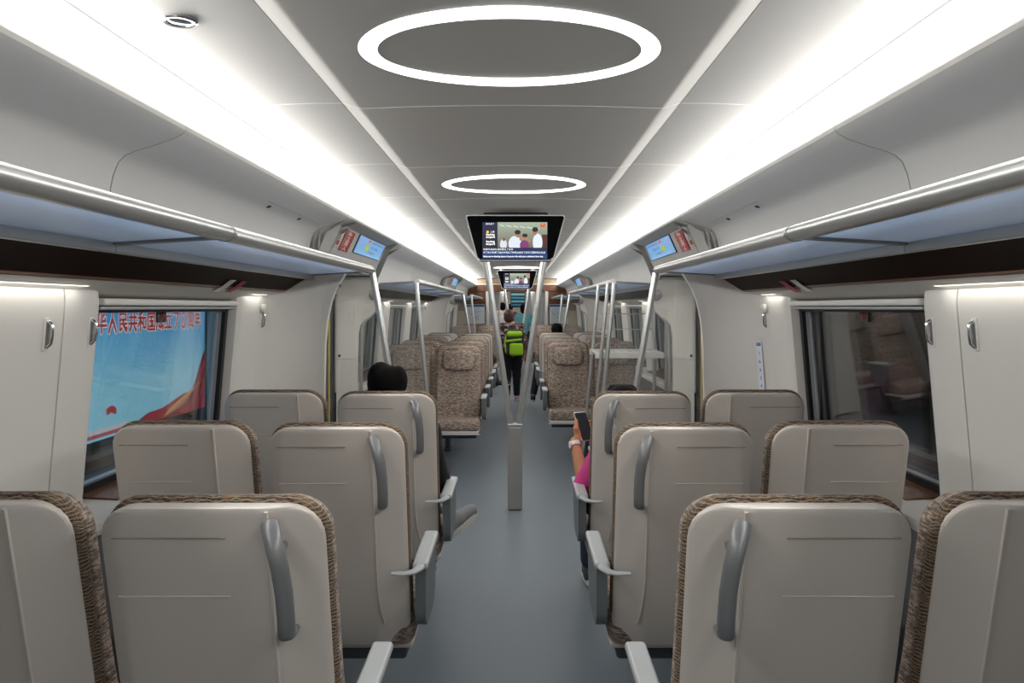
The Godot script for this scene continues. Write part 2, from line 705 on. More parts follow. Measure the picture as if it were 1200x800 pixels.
# the setting's plain shell
func carriage_shell() -> void:
	var f := setting("floor", "blue grey rubber floor running down the aisle", "floor")
	part(f, "floor_covering", rbox(MB.new(), V(0, -0.03, 8.4), Vector3(3.3, 0.06, 22.0), 0.004).mesh(), M.floor)
	part(f, "next_floor_covering", rbox(MB.new(), V(0, -0.03, 25.2), Vector3(3.3, 0.06, 11.4), 0.004).mesh(), M.floor)
	var w := setting("wall_rear", "pale end wall of the carriage", "wall")
	part(w, "end_panel", rbox(MB.new(), V(0, 1.1, -2.2), Vector3(3.3, 2.4, 0.06), 0.01).mesh(), M.white)
	var r := setting("ceiling_roof", "roof of the carriage above the ceiling panels", "roof")
	part(r, "roof_sheet", rbox(MB.new(), V(0, 2.32, 14.3), Vector3(3.3, 0.06, 33.2), 0.01).mesh(), M.tunnel)

func ceiling_and_lights() -> void:
	var c := setting("ceiling", "grey ceiling of curved panels with joint lines painted pale as highlights", "ceiling")
	var mid := [Vector2(-0.556, 2.172), Vector2(-0.545, 2.1695), Vector2(-0.505, 2.1555), Vector2(-0.49, 2.1545), Vector2(-0.25, 2.162), Vector2(0, 2.165), Vector2(0.25, 2.162), Vector2(0.49, 2.1545), Vector2(0.505, 2.1555), Vector2(0.545, 2.1695), Vector2(0.556, 2.172)]
	var out := [Vector2(0.558, 2.172), Vector2(0.65, 2.1715), Vector2(0.75, 2.168), Vector2(0.83, 2.165), Vector2(0.89, 2.159), Vector2(0.938, 2.1475)]
	var edges := []
	for k in range(-4, 15): edges.append(2.64 + 1.12 * k)
	var a := -2.15
	for e in edges:
		var b: float = minf(e, 18.95)
		if b > a + 0.05:
			part(c, "ceiling_panel", sheet(MB.new(), mid, 0.012, a + 0.0025, b - 0.0025).mesh(20.0), M.ceiling_mid)
			for s in [-1.0, 1.0]:
				part(c, "side_ceiling_panel", sided(sheet(MB.new(), out, 0.012, a + 0.0025, b - 0.0025), s).mesh(20.0), M.ceiling)
			if b < 18.9:
				var jm := []
				for p in mid: jm.append(p - Vector2(0, 0.0006))
				part(c, "joint_glint_strip", sheet(MB.new(), jm, 0.008, b - 0.0035, b + 0.0035).mesh(20.0), M.joint)  # pale strip painting the highlight along the panel edges
				var jo := []
				for p in out: jo.append(p - Vector2(0, 0.0006))
				for s in [-1.0, 1.0]:
					part(c, "joint_glint_strip", sided(sheet(MB.new(), jo, 0.008, b - 0.0035, b + 0.0035), s).mesh(20.0), M.joint)
		a = b
	# the next carriage's ceiling
	part(c, "next_ceiling_panel", sheet(MB.new(), mid, 0.012, 20.6, 30.8).mesh(20.0), M.ceiling_mid)
	for s in [-1.0, 1.0]:
		part(c, "next_side_panel", sided(sheet(MB.new(), out, 0.012, 20.6, 30.8), s).mesh(20.0), M.ceiling)
	# cove strips, one diffuser a module
	for s in [-1.0, 1.0]:
		var k := 0
		for d in [-2.15, 0.10, 2.35, 4.60, 6.85, 9.10, 11.35, 13.60, 15.85, 18.10, 20.6, 22.85, 25.1, 27.35]:
			var e: float = minf(d + 2.25, 18.95) if d < 19.0 else d + 2.25
			var m := sheet(MB.new(), [COVE[0], COVE[1]], 0.01, d, e - 0.001)
			# sheet() thickens to the left of its line, which here is the cavity side
			var where: String = ["by the pale end wall", "over the third seat row", "before the first doorway", "over the first doorway", "past the first doorway", "over the second bay", "before the second doorway", "over the second doorway", "past the second doorway", "by the wooden end wall", "", "", "", ""][k]
			var lab := "white glowing cove light strip " + where + ", " + bank(s)
			if d > 19.0: lab = "white glowing cove light strip in the carriage beyond the gangway"
			single("cove_light", lab, "light strip", sided(m, s).mesh(), M.cove, Vector3.ZERO, "cove light strips" if d < 19.0 else "cove light strips beyond the gangway")
			k += 1
	# oval ring lamps every 2.25 m
	var ring_label := "white glowing oval ceiling ring lamp by the "
	var rm := MB.new()
	var rings := []
	var q := [[0.394, 0.312, 0.012], [0.394, 0.312, -0.004], [0.386, 0.304, -0.008], [0.346, 0.255, -0.008], [0.338, 0.247, -0.004], [0.338, 0.247, 0.012]]
	for p in q:
		var ring := PackedVector3Array()
		for j in 64:
			var t := TAU * j / 64
			ring.append(Vector3(cos(t) * p[0], p[2], sin(t) * p[1]))
		rings.append(ring)
	loft(rm, rings, false, true)
	var rmesh := rm.mesh(30.0)
	for k in 8:
		var d := 2.08 + 2.25 * k
		single("ring_lamp", ring_label + ["third seat row", "front seat row before the doors", "first doorway television", "first row past the doorway", "middle of the second bay", "second doorway television", "first row past the second doorway", "last seats by the wooden wall"][k], "lamp", rmesh, M.ring, V(0, 2.1645, d), "oval ceiling ring lamps")
		area_light(V(0, 2.148, d), Vector3.DOWN, Vector3.RIGHT, Vector2(0.70, 0.54), 0.10, Color(1, 0.985, 0.96), "ring_area_light")
	# recessed downlight in the side ceiling
	var dl := thing("downlight", "small round chrome downlight in the ceiling beside the cove, unlit", "downlight", V(-0.763, 2.166, 1.86))
	part(dl, "trim_ring", lathe(MB.new(), Vector3.ZERO, Vector3.DOWN, [Vector2(0.026, -0.01), Vector2(0.040, -0.005), Vector2(0.041, 0.003), Vector2(0.036, 0.007), Vector2(0.029, 0.006), Vector2(0.026, 0.0)], 28).mesh(), M.chrome)
	part(dl, "lens", lathe(MB.new(), Vector3.ZERO, Vector3.DOWN, [Vector2(0.027, -0.004), Vector2(0.027, 0.0035), Vector2(0.018, 0.006), Vector2(0.004, 0.007)], 24).mesh(), mat("3c4148", 0.12))

const UPPER := [Vector2(0.955, 2.037), Vector2(0.950, 2.030), Vector2(0.951, 2.018), Vector2(0.962, 2.006), Vector2(0.989, 1.9925), Vector2(1.045, 1.9735), Vector2(1.100, 1.957), Vector2(1.128, 1.945), Vector2(1.148, 1.926), Vector2(1.163, 1.890), Vector2(1.172, 1.8475), Vector2(1.176, 1.78), Vector2(1.178, 1.690)]
const OVER_DOOR := [Vector2(0.955, 2.037), Vector2(0.950, 2.030), Vector2(0.951, 2.020), Vector2(0.962, 2.013), Vector2(1.00, 2.008), Vector2(1.045, 1.996), Vector2(1.066, 1.949), Vector2(1.088, 1.900), Vector2(1.100, 1.874), Vector2(1.128, 1.812), Vector2(1.147, 1.787), Vector2(1.166, 1.772), Vector2(1.19, 1.765)]

const WINDOWS := [[0.45, 1.90], [2.75, 4.08], [7.15, 8.45], [8.95, 10.25], [10.75, 12.0], [15.1, 16.5], [17.0, 18.4]]
const PILLARS := [[-2.15, 0.45], [1.90, 2.505], [2.51, 2.75], [4.08, 4.62], [6.70, 7.15], [8.45, 8.95], [10.25, 10.75], [12.0, 12.3], [14.6, 15.1], [16.5, 17.0], [18.4, 18.95]]
const SECTIONS := [[-2.15, 4.62], [6.70, 12.3], [14.6, 18.95]]

func pillar_x(y: float) -> float:
	return lerpf(1.452, 1.388, clampf((y - 0.83) / 0.73, 0.0, 1.0))

func pillar_mesh(a: float, b: float, ra: float, rb: float) -> MB:
	var rings := []
	for y in [0.80, 0.95, 1.15, 1.35, 1.45, 1.51, 1.545, 1.562, 1.572, 1.59]:
		var x := pillar_x(y)
		if y > 1.5: x += 0.02 * pow((y - 1.5) / 0.09, 2)     # the head rolls back under the soffit
		var ring := PackedVector3Array()
		for p in [[1.56, a], [x + 0.062, a], [x + 0.3 * ra, a + 0.16 * ra], [x + 0.1 * ra, a + 0.5 * ra], [x, a + ra], [x - 0.004, (a + b) / 2], [x, b - rb], [x + 0.1 * rb, b - 0.5 * rb], [x + 0.3 * rb, b - 0.16 * rb], [x + 0.062, b], [1.56, b]]:
			ring.append(V(p[0], y, p[1]))
		rings.append(ring)
	return loft(MB.new(), rings)

func side_wall(s: float) -> void:
	var side := "left" if s < 0 else "right"
	var w := setting("wall_" + side, "pale carriage side wall with pillars, ledge and curved bin panels, " + bank(s), "wall")
	# curved upper panels
	for r in [[-2.15, 0.10], [0.10, 2.35], [2.35, 4.60], [6.76, 9.0], [9.0, 11.25], [11.25, 12.3], [14.6, 16.8], [16.8, 18.95]]:
		part(w, "upper_panel", sided(sheet(MB.new(), UPPER, 0.012, r[0] + 0.003, r[1] - 0.003), s).mesh(30.0), M.panel)
		part(w, "panel_gap_backing", sided(sheet(MB.new(), offset_line(UPPER, 0.0135), 0.004, r[1] - 0.03, r[1] + 0.03), s).mesh(30.0), M.dark)
	for r in [[4.60, 6.76], [12.3, 14.6]]:
		part(w, "over_door_panel", sided(sheet(MB.new(), OVER_DOOR, 0.012, r[0] + 0.25, r[1] - 0.25), s).mesh(30.0), M.panel)
		part(w, "door_soffit", sided(rbox(MB.new(), V(1.36, 1.770, (r[0] + r[1]) / 2), Vector3(0.38, 0.02, r[1] - r[0] - 0.02), 0.004), s).mesh(), M.panel)
		for q in [[r[0] + 0.003, r[0] + 0.25, 0.0], [r[1] - 0.25, r[1] - 0.003, 1.0]]:
			var rings := []
			for k in 7:
				var t := k / 6.0
				var mixed := []
				var g := smoothstep(0.0, 1.0, absf(q[2] - t))
				for i in UPPER.size(): mixed.append(UPPER[i].lerp(OVER_DOOR[i], g))
				var ring := PackedVector3Array()
				for p in mixed: ring.append(V(p.x, p.y, lerpf(q[0], q[1], t)))
				var off := offset_line(mixed, 0.012)
				off.reverse()
				for p in off: ring.append(V(p.x, p.y, lerpf(q[0], q[1], t)))
				rings.append(ring)
			part(w, "panel_transition", sided(loft(MB.new(), rings), s).mesh(30.0), M.panel)
	# soffit below the racks
	for r in SECTIONS:
		part(w, "dark_soffit", sided(sheet(MB.new(), [Vector2(1.178, 1.664), Vector2(1.20, 1.655), Vector2(1.25, 1.626), Vector2(1.296, 1.594)], 0.008, r[0], r[1] - 0.05), s).mesh(), M.brown_gloss, "dark glossy brown strip under the luggage rack")
		part(w, "copper_strip", sided(sheet(MB.new(), [Vector2(1.293, 1.5945), Vector2(1.303, 1.5885)], 0.006, r[0], r[1] - 0.06), s).mesh(), M.copper)
		part(w, "slot_backing", sided(sheet(MB.new(), [Vector2(1.28, 1.613), Vector2(1.36, 1.60)], 0.006, r[0], r[1] - 0.06), s).mesh(), M.black)
		part(w, "soffit_lip", sided(sheet(MB.new(), [Vector2(1.316, 1.586), Vector2(1.33, 1.577), Vector2(1.37, 1.566), Vector2(1.405, 1.553), Vector2(1.44, 1.535), Vector2(1.60, 1.528)], 0.008, r[0], r[1] - 0.04), s).mesh(), M.white)
		# lower wall and window ledge
		part(w, "lower_wall", sided(sheet(MB.new(), [Vector2(1.46, 0.80), Vector2(1.44, 0.35), Vector2(1.40, 0.10), Vector2(1.39, 0.0)], 0.02, r[0], r[1]), s).mesh(), M.lower)
		part(w, "window_ledge", sided(prism(MB.new(), PackedVector2Array([Vector2(1.60, 0.795), Vector2(1.315, 0.775), Vector2(1.298, 0.782), Vector2(1.292, 0.80), Vector2(1.298, 0.818), Vector2(1.315, 0.826), Vector2(1.60, 0.838)]), r[0], r[1]), s).mesh(), M.white)
	for p in WINDOWS:
		part(w, "ledge_inlay", sided(prism(MB.new(), PackedVector2Array([Vector2(1.37, 0.824), Vector2(1.53, 0.83), Vector2(1.53, 0.845), Vector2(1.37, 0.8335)]), p[0] + 0.04, p[1] - 0.04), s).mesh(), M.wood, "brown wood-look inlay on the ledge")
	# pillars between the windows
	for p in PILLARS:
		var ra := 0.005 if p[0] == 2.51 else 0.06
		var rb := 0.005 if p[1] == 2.505 or p[1] == 4.62 or p[1] == 12.3 else 0.06
		part(w, "pillar_panel", sided(pillar_mesh(p[0], p[1], ra, rb), s).mesh(30.0), M.white)
	# outer skin
	for r in SECTIONS:
		part(w, "outer_skin_low", sided(rbox(MB.new(), V(1.66, 0.40, (r[0] + r[1]) / 2), Vector3(0.05, 0.86, r[1] - r[0]), 0.01), s).mesh(), M.tunnel)
		part(w, "outer_skin_high", sided(rbox(MB.new(), V(1.66, 1.92, (r[0] + r[1]) / 2), Vector3(0.05, 0.80, r[1] - r[0]), 0.01), s).mesh(), M.tunnel)
	for r in [[4.62, 6.70], [12.3, 14.6]]:
		part(w, "outer_skin_high", sided(rbox(MB.new(), V(1.66, 2.04, (r[0] + r[1]) / 2), Vector3(0.05, 0.56, r[1] - r[0]), 0.01), s).mesh(), M.tunnel)
	for p in PILLARS:
		part(w, "outer_skin_pier", sided(rbox(MB.new(), V(1.60, 1.18, (p[0] + p[1]) / 2), Vector3(0.03, 0.74, maxf(p[1] - p[0] - 0.22, 0.02)), 0.005), s).mesh(), M.tunnel)
	# the carriage beyond
	part(w, "next_upper_panel", sided(sheet(MB.new(), UPPER, 0.012, 20.6, 30.8), s).mesh(30.0), M.panel)
	part(w, "next_wall", sided(rbox(MB.new(), V(1.44, 0.87, 25.7), Vector3(0.06, 1.74, 10.2), 0.01), s).mesh(), M.white)
	# windows
	for i in WINDOWS.size(): window(s, i, WINDOWS[i][0], WINDOWS[i][1])

func offset_line(pts: Array, th: float) -> Array:
	var out := []
	for i in pts.size():
		var n := Vector2.ZERO
		if i > 0:
			var e: Vector2 = (pts[i] - pts[i - 1]).normalized()
			n += Vector2(-e.y, e.x)
		if i < pts.size() - 1:
			var e2: Vector2 = (pts[i + 1] - pts[i]).normalized()
			n += Vector2(-e2.y, e2.x)
		out.append(pts[i] + n.normalized() * th)
	return out

var window_no := 0
func window(s: float, i: int, a: float, b: float) -> void:
	window_no += 1
	var w := setting("window_%d" % window_no, ("carriage window onto a lit blue poster" if s < 0 and i == 1 else "dark carriage window mirroring the seats") if i == 1 else "carriage window between white pillars, " + bank(s), "window")
	var tilt := 0.055     # the glass leans inwards at the top
	var y0 := 0.84
	var y1 := 1.50
	var xg := func(y): return 1.555 - tilt * (y - 0.84) / 0.66
	# two panes: the real double glazing
	for gap in [0.0, 0.022]:
		var ring_a := PackedVector3Array()
		var ring_b := PackedVector3Array()
		for p in [[y0, a + 0.03], [y0, b - 0.03], [y1, b - 0.03], [y1, a + 0.03]]:
			ring_a.append(V(xg.call(p[0]) + gap, p[0], p[1]))
			ring_b.append(V(xg.call(p[0]) + gap + 0.004, p[0], p[1]))
		part(w, "pane", sided(loft(MB.new(), [ring_a, ring_b]), s).mesh(10.0), M.window_glass)
	# frame: aluminium bar, black gasket, on each edge
	var bars := [[a + 0.0, a + 0.035, y0, y1], [b - 0.035, b, y0, y1], [a, b, y0 - 0.01, y0 + 0.03], [a, b, y1 - 0.02, y1 + 0.03]]
	for r in bars:
		var f := MB.new()
		var g := MB.new()
		for z in [[f, 0.0, 0.030, M.grey_frame], [g, -0.020, -0.001, M.black]]:
			var ra := PackedVector3Array()
			var rb := PackedVector3Array()
			for p in [[r[2], r[0]], [r[2], r[1]], [r[3], r[1]], [r[3], r[0]]]:
				var x: float = xg.call(p[0]) - 0.030
				ra.append(V(x + z[1], p[0], p[1]))
				rb.append(V(x + z[2], p[0], p[1]))
			loft(z[0], [ra, rb])
		part(w, "window_frame", sided(f, s).mesh(10.0), M.grey_frame)
		part(w, "gasket", sided(g, s).mesh(10.0), M.black)
	# mullion bar standing just inside the far edge of the glass
	part(w, "window_frame", sided(rbox(MB.new(), V(1.515, 1.17, b - 0.045), Vector3(0.012, 0.66, 0.012), 0.003, Basis(Vector3(0, 0, 1), 0.083)), s).mesh(), M.grey_frame)
	# roller blind cassette with its pull bar
	part(w, "blind_cassette", sided(rbox(MB.new(), V(1.420, 1.519, (a + b) / 2), Vector3(0.05, 0.026, b - a - 0.012), 0.009), s).mesh(), M.white)
	part(w, "blind_bar", sided(rbox(MB.new(), V(1.425, 1.497, (a + b) / 2), Vector3(0.03, 0.012, b - a - 0.012), 0.004), s).mesh(), M.grey_frame)
	if i <= 2:
		var m := MB.new()
		rbox(m, V(xg.call(1.46) - 0.006, 1.462, (a + b) / 2), Vector3(0.008, 0.052, 0.085), 0.003)
		var st := part(w, "hammer_plate", sided(m, s).mesh(), M.black, "black emergency plate with a red emblem at the top of the glass")
		var e := MB.new()
		tube(e, [V(0, 0.015, -0.012), V(0, 0.0, -0.013), V(0, -0.012, -0.006), V(0, -0.015, 0), V(0, -0.012, 0.006), V(0, 0.0, 0.013), V(0, 0.015, 0.012)], 0.003, 6)
		var o := part(st, "emblem", sided(e.moved(Transform3D(Basis.IDENTITY, V(xg.call(1.46) - 0.011, 1.464, (a + b) / 2))), s).mesh(), mat("b03a34", 0.5))
		o.name = "emblem"

# ---------------------------------------------------------------- luggage racks
func racks(s: float) -> void:
	var rail_poly := PackedVector2Array([Vector2(0.846, 1.694), Vector2(0.846, 1.727), Vector2(0.838, 1.736), Vector2(0.820, 1.738), Vector2(0.806, 1.732), Vector2(0.800, 1.720), Vector2(0.802, 1.706), Vector2(0.812, 1.696), Vector2(0.826, 1.692)])
	var k := 0
	var names := ["by the pale end wall", "over the third seat row", "before the first doorway", "past the first doorway", "over the second bay", "before the second doorway", "past the second doorway", "by the wooden wall"]
	for r in [[-2.15, 0.10], [0.10, 2.35], [2.35, 4.62], [6.70, 9.0], [9.0, 10.7], [10.7, 12.3], [14.6, 16.8], [16.8, 18.9]]:
		var o := thing("luggage_rack", "metal and frosted glass luggage rack " + names[k] + ", " + bank(s), "rack", Vector3.ZERO, "overhead luggage racks")
		k += 1
		part(o, "front_rail", sided(prism(MB.new(), rail_poly, r[0] + 0.002, r[1] - 0.002), s).mesh(50.0), M.rail)
		var c: float = (r[0] + r[1]) / 2
		var g := sheet(MB.new(), [Vector2(0.846, 1.708), Vector2(1.155, 1.689)], 0.008, r[0] + 0.022, r[1] - 0.022)
		part(o, "glass_shelf", sided(g, s).mesh(), M.frost, "bluish frosted glass shelf")
		for e in [r[0] + 0.011, r[1] - 0.011]:
			part(o, "cross_bar", sided(sheet(MB.new(), [Vector2(0.846, 1.700), Vector2(1.155, 1.682)], 0.020, e - 0.010, e + 0.010), s).mesh(), M.grip)
		part(o, "back_rail", sided(rbox(MB.new(), V(1.166, 1.676, c), Vector3(0.024, 0.034, r[1] - r[0] - 0.004), 0.006), s).mesh(), M.rail)
		part(o, "joint_sleeve", sided(prism(MB.new(), PackedVector2Array(Array(rail_poly).map(func(p): return p + (p - Vector2(0.823, 1.716)).normalized() * 0.0015)), r[1] - 0.022, r[1] - 0.016), s).mesh(50.0), M.grip)

# ---------------------------------------------------------------- doorways
func screen_wall(s: float, d: float, seats_before: bool, label: String) -> void:
	var o := thing("draught_screen", label, "partition", V(0, 0, d), "screens beside the doorways")
	var poly: PackedVector2Array
	if seats_before:
		poly = PackedVector2Array([Vector2(1.60, 0), Vector2(1.60, 1.752), Vector2(0.955, 1.752), Vector2(0.965, 1.715), Vector2(0.99, 1.675), Vector2(1.03, 1.61), Vector2(1.06, 1.53), Vector2(1.083, 1.42), Vector2(1.095, 1.28), Vector2(1.10, 1.0), Vector2(1.10, 0)])
	else:
		poly = PackedVector2Array([Vector2(1.482, 0), Vector2(1.482, 1.752), Vector2(1.13, 1.752), Vector2(1.15, 1.60), Vector2(1.155, 1.50), Vector2(1.165, 1.46), Vector2(1.20, 1.425), Vector2(1.25, 1.395), Vector2(1.285, 1.35), Vector2(1.30, 1.28), Vector2(1.305, 1.1), Vector2(1.305, 0)])
	part(o, "screen_panel", sided(prism(MB.new(), poly, -0.02, 0.02), s).mesh(30.0), M.white)
	if not seats_before:
		# access cover with two locks, a curved steel edge bar and a round grey disc
		part(o, "access_cover", sided(rbox(MB.new(), V(1.395, 1.40, -0.021), Vector3(0.155, 0.66, 0.006), 0.003), s).mesh(), M.white)
		for p in [Vector2(1.455, 1.68), Vector2(1.455, 1.10)]:
			part(o, "lock", sided(lathe(MB.new(), V(p.x, p.y, -0.023), Vector3(0, 0, 1), [Vector2(0.012, 0), Vector2(0.012, 0.004), Vector2(0.005, 0.006)], 12), s).mesh(), M.dark)
		var pts := []
		for p in [Vector2(1.165, 1.47), Vector2(1.20, 1.43), Vector2(1.24, 1.40), Vector2(1.265, 1.35), Vector2(1.275, 1.25), Vector2(1.28, 1.0), Vector2(1.28, 0.0)]: pts.append(V(p.x, p.y, 0))
		part(o, "edge_bar", sided(tube(MB.new(), pts, 0.016, 10), s).mesh(50.0), M.steel)
		part(o, "disc", sided(lathe(MB.new(), V(1.165, 1.60, -0.04), Vector3(0, 0, 1), [Vector2(0.02, -0.02), Vector2(0.042, -0.012), Vector2(0.045, 0.0), Vector2(0.038, 0.01), Vector2(0.01, 0.012)], 20), s).mesh(50.0), M.grip)
	else:
		# hollow that carries the panel round into the side wall
		var rings := []
		for y in [0.83, 1.1, 1.35, 1.5, 1.60, 1.68, 1.735]:
			var px := pillar_x(y) - 0.002
			var draw_in := 0.0 if y < 1.3 else -0.10 * pow((y - 1.3) / 0.435, 2)
			var ring := PackedVector3Array()
			for k in 9:
				var t := PI / 2 * k / 8.0
				ring.append(V(px - (px - 1.13) * (1 - cos(t)) + draw_in * k / 8.0, y, -0.02 - 0.27 * (1 - sin(t))))
			ring.append(V(px + 0.03, y, -0.02))
			ring.append(V(px + 0.03, y, -0.29))
			rings.append(ring)
		part(o, "corner_hollow", sided(loft(MB.new(), rings), s).mesh(40.0), M.white)
		part(o, "bracket", sided(lathe(MB.new(), V(1.375, 1.495, -0.26), Vector3(-1, 0, 0.2), [Vector2(0.024, 0), Vector2(0.024, 0.012), Vector2(0.018, 0.016), Vector2(0.004, 0.017)], 18), s).mesh(50.0), M.white)
	# leaning pole from floor to rack rail
	var top := Vector2(0.823, 1.700)
	var foot := Vector2(0.53, 0.0) if seats_before else Vector2(0.655, 0.0)
	part(o, "pole", sided(tube(MB.new(), [V(top.x, top.y, 0), V(foot.x, foot.y, 0)], 0.019, 14), s).mesh(60.0), M.steel)
	# clear pane between pole and panel
	var ga := PackedVector2Array([Vector2(0.815, 1.66), Vector2(foot.x + 0.07, 0.40), Vector2(1.09 if seats_before else 1.27, 0.40), Vector2(1.09 if seats_before else 1.27, 1.2), Vector2(1.04 if seats_before else 1.14, 1.66)])
	part(o, "pane", sided(prism(MB.new(), ga, -0.004, 0.004), s).mesh(10.0), M.glass)
	part(o, "foot_panel", sided(rbox(MB.new(), V(0.86, 0.22, 0), Vector3(0.46, 0.36, 0.02), 0.006), s).mesh(), M.white)

func door(s: float, a: float, b: float, no: int) -> void:
	var o := setting("door_%d" % no, "sliding carriage door with tall dark window, " + bank(s), "door")
	var mid := (a + b) / 2
	for q in [[a + 0.02, mid - 0.004], [mid + 0.004, b - 0.02]]:
		var leaf := part(o, "door_leaf", sided(rbox(MB.new(), V(1.575, 0.87, (q[0] + q[1]) / 2), Vector3(0.035, 1.74, q[1] - q[0]), 0.008), s).mesh(), M.white)
		part(leaf, "door_pane", sided(rbox(MB.new(), V(1.556, 1.12, (q[0] + q[1]) / 2), Vector3(0.008, 1.08, (q[1] - q[0]) - 0.16), 0.003), s).mesh(), M.black)
		var edge: float = q[1] - 0.015 if q[1] < mid else q[0] + 0.015
		part(leaf, "yellow_edge", sided(rbox(MB.new(), V(1.556, 0.87, edge), Vector3(0.008, 1.70, 0.02), 0.002), s).mesh(), M.yellow)
	for q in [[a - 0.26, a + 0.02], [b - 0.02, b + 0.325]]:
		part(o, "door_jamb", sided(rbox(MB.new(), V(1.58, 0.88, (q[0] + q[1]) / 2), Vector3(0.16, 1.75, q[1] - q[0]), 0.01), s).mesh(), M.black)
	part(o, "yellow_edge", sided(rbox(MB.new(), V(1.498, 0.87, b + 0.10), Vector3(0.010, 1.70, 0.03), 0.003), s).mesh(), M.yellow)

func vestibules() -> void:
	for s in [-1.0, 1.0]:
		screen_wall(s, 4.66, true, "white hollow-curved screen with clear pane and leaning pole before the first doorway, " + bank(s))
		screen_wall(s, 6.66, false, "white screen with two locks, curved bar and pole past the first doorway, " + bank(s))
		screen_wall(s, 12.34, true, "white screen with pole before the second doorway, " + bank(s))
		screen_wall(s, 14.55, false, "white screen with pole past the second doorway, " + bank(s))
	door(-1, 4.95, 6.35, 1)
	door(1, 4.95, 6.35, 2)
	door(-1, 12.75, 14.15, 3)
	door(1, 12.75, 14.15, 4)
	for s in [-1.0, 1.0]:
		for k in 2:
			var d: float = [5.66, 13.45][k]
			var o := thing("added_door_light", "added unseen slim white recessed light over the %s doorway, %s" % [["first", "second"][k], bank(s)], "light", V(1.33 * s, 1.757, d))  # added lamp with no visible source, brightens the door screens
			part(o, "light_frame", rbox(MB.new(), Vector3(0, 0.0, 0), Vector3(0.10, 0.010, 0.92), 0.003).mesh(), M.white)
			part(o, "lens", rbox(MB.new(), Vector3(0, -0.0045, 0), Vector3(0.08, 0.004, 0.90), 0.001).mesh(), M.spot)
			area_light(V(1.33 * s, 1.748, d), Vector3.DOWN, Vector3(0, 0, 1), Vector2(0.90, 0.08), DOOR_ENERGY, Color(1, 0.985, 0.96), "added_door_area_light")
	# centre posts, each a flat pillar that forks into two poles
	for k in 2:
		var d: float = [5.95, 13.9][k]
		var o := thing("centre_post", "grey floor post forking into two slanting poles in the %s doorway" % ["first", "second"][k], "grab post", V(0, 0, d))
		part(o, "pillar", rbox(MB.new(), Vector3(0, 0.313, 0), Vector3(0.110, 0.626, 0.07), 0.02).mesh(), M.post)
		part(o, "cap", rbox(MB.new(), Vector3(0, 0.632, 0), Vector3(0.112, 0.018, 0.072), 0.008).mesh(), M.steel)
		for s in [-1.0, 1.0]:
			part(o, "pole", tube(MB.new(), [Vector3(0.031 * s, 0.55, 0), Vector3(0.034 * s, 0.66, 0), Vector3(0.20 * s, 1.75, 0), Vector3(0.262 * s, 2.155, 0)], 0.022, 14).mesh(60.0), M.steel)
			part(o, "ceiling_flange", lathe(MB.new(), Vector3(0.261 * s, 2.163, 0), Vector3.DOWN, [Vector2(0.045, 0), Vector2(0.045, 0.008), Vector2(0.03, 0.014)], 18).mesh(50.0), M.steel)
	# luggage stand behind the far screen on the dark-window side
	var l := thing("luggage_stand", "white slatted luggage shelf between steel poles behind the glass screen", "shelf", V(0, 0, 6.72))
	for q in [[0.62, 0.03], [1.27, 0.03], [0.60, 0.62], [1.27, 0.62]]:
		part(l, "pole", tube(MB.new(), [V(q[0], 0, q[1]), V(q[0] + (0.16 if q[0] < 0.7 else 0.0), 1.70, q[1])], 0.016, 12).mesh(60.0), M.steel)
	part(l, "shelf_rim", rbox(MB.new(), V(0.985, 1.095, 0.05), Vector3(0.62, 0.05, 0.02), 0.006).mesh(), M.white)
	part(l, "shelf_rim", rbox(MB.new(), V(0.985, 1.095, 0.60), Vector3(0.62, 0.05, 0.02), 0.006).mesh(), M.white)
	for k in 9:
		part(l, "slat", rbox(MB.new(), V(0.71 + 0.069 * k, 1.105, 0.325), Vector3(0.034, 0.014, 0.53), 0.004).mesh(), M.white)
	for y in [1.30, 1.44]:
		part(l, "guard_rail", tube(MB.new(), [V(0.77, y, 0.62), V(1.27, y, 0.62)], 0.005, 8).mesh(60.0), M.steel)
	part(l, "lower_shelf", rbox(MB.new(), V(0.97, 0.22, 0.325), Vector3(0.62, 0.03, 0.56), 0.008).mesh(), M.white)

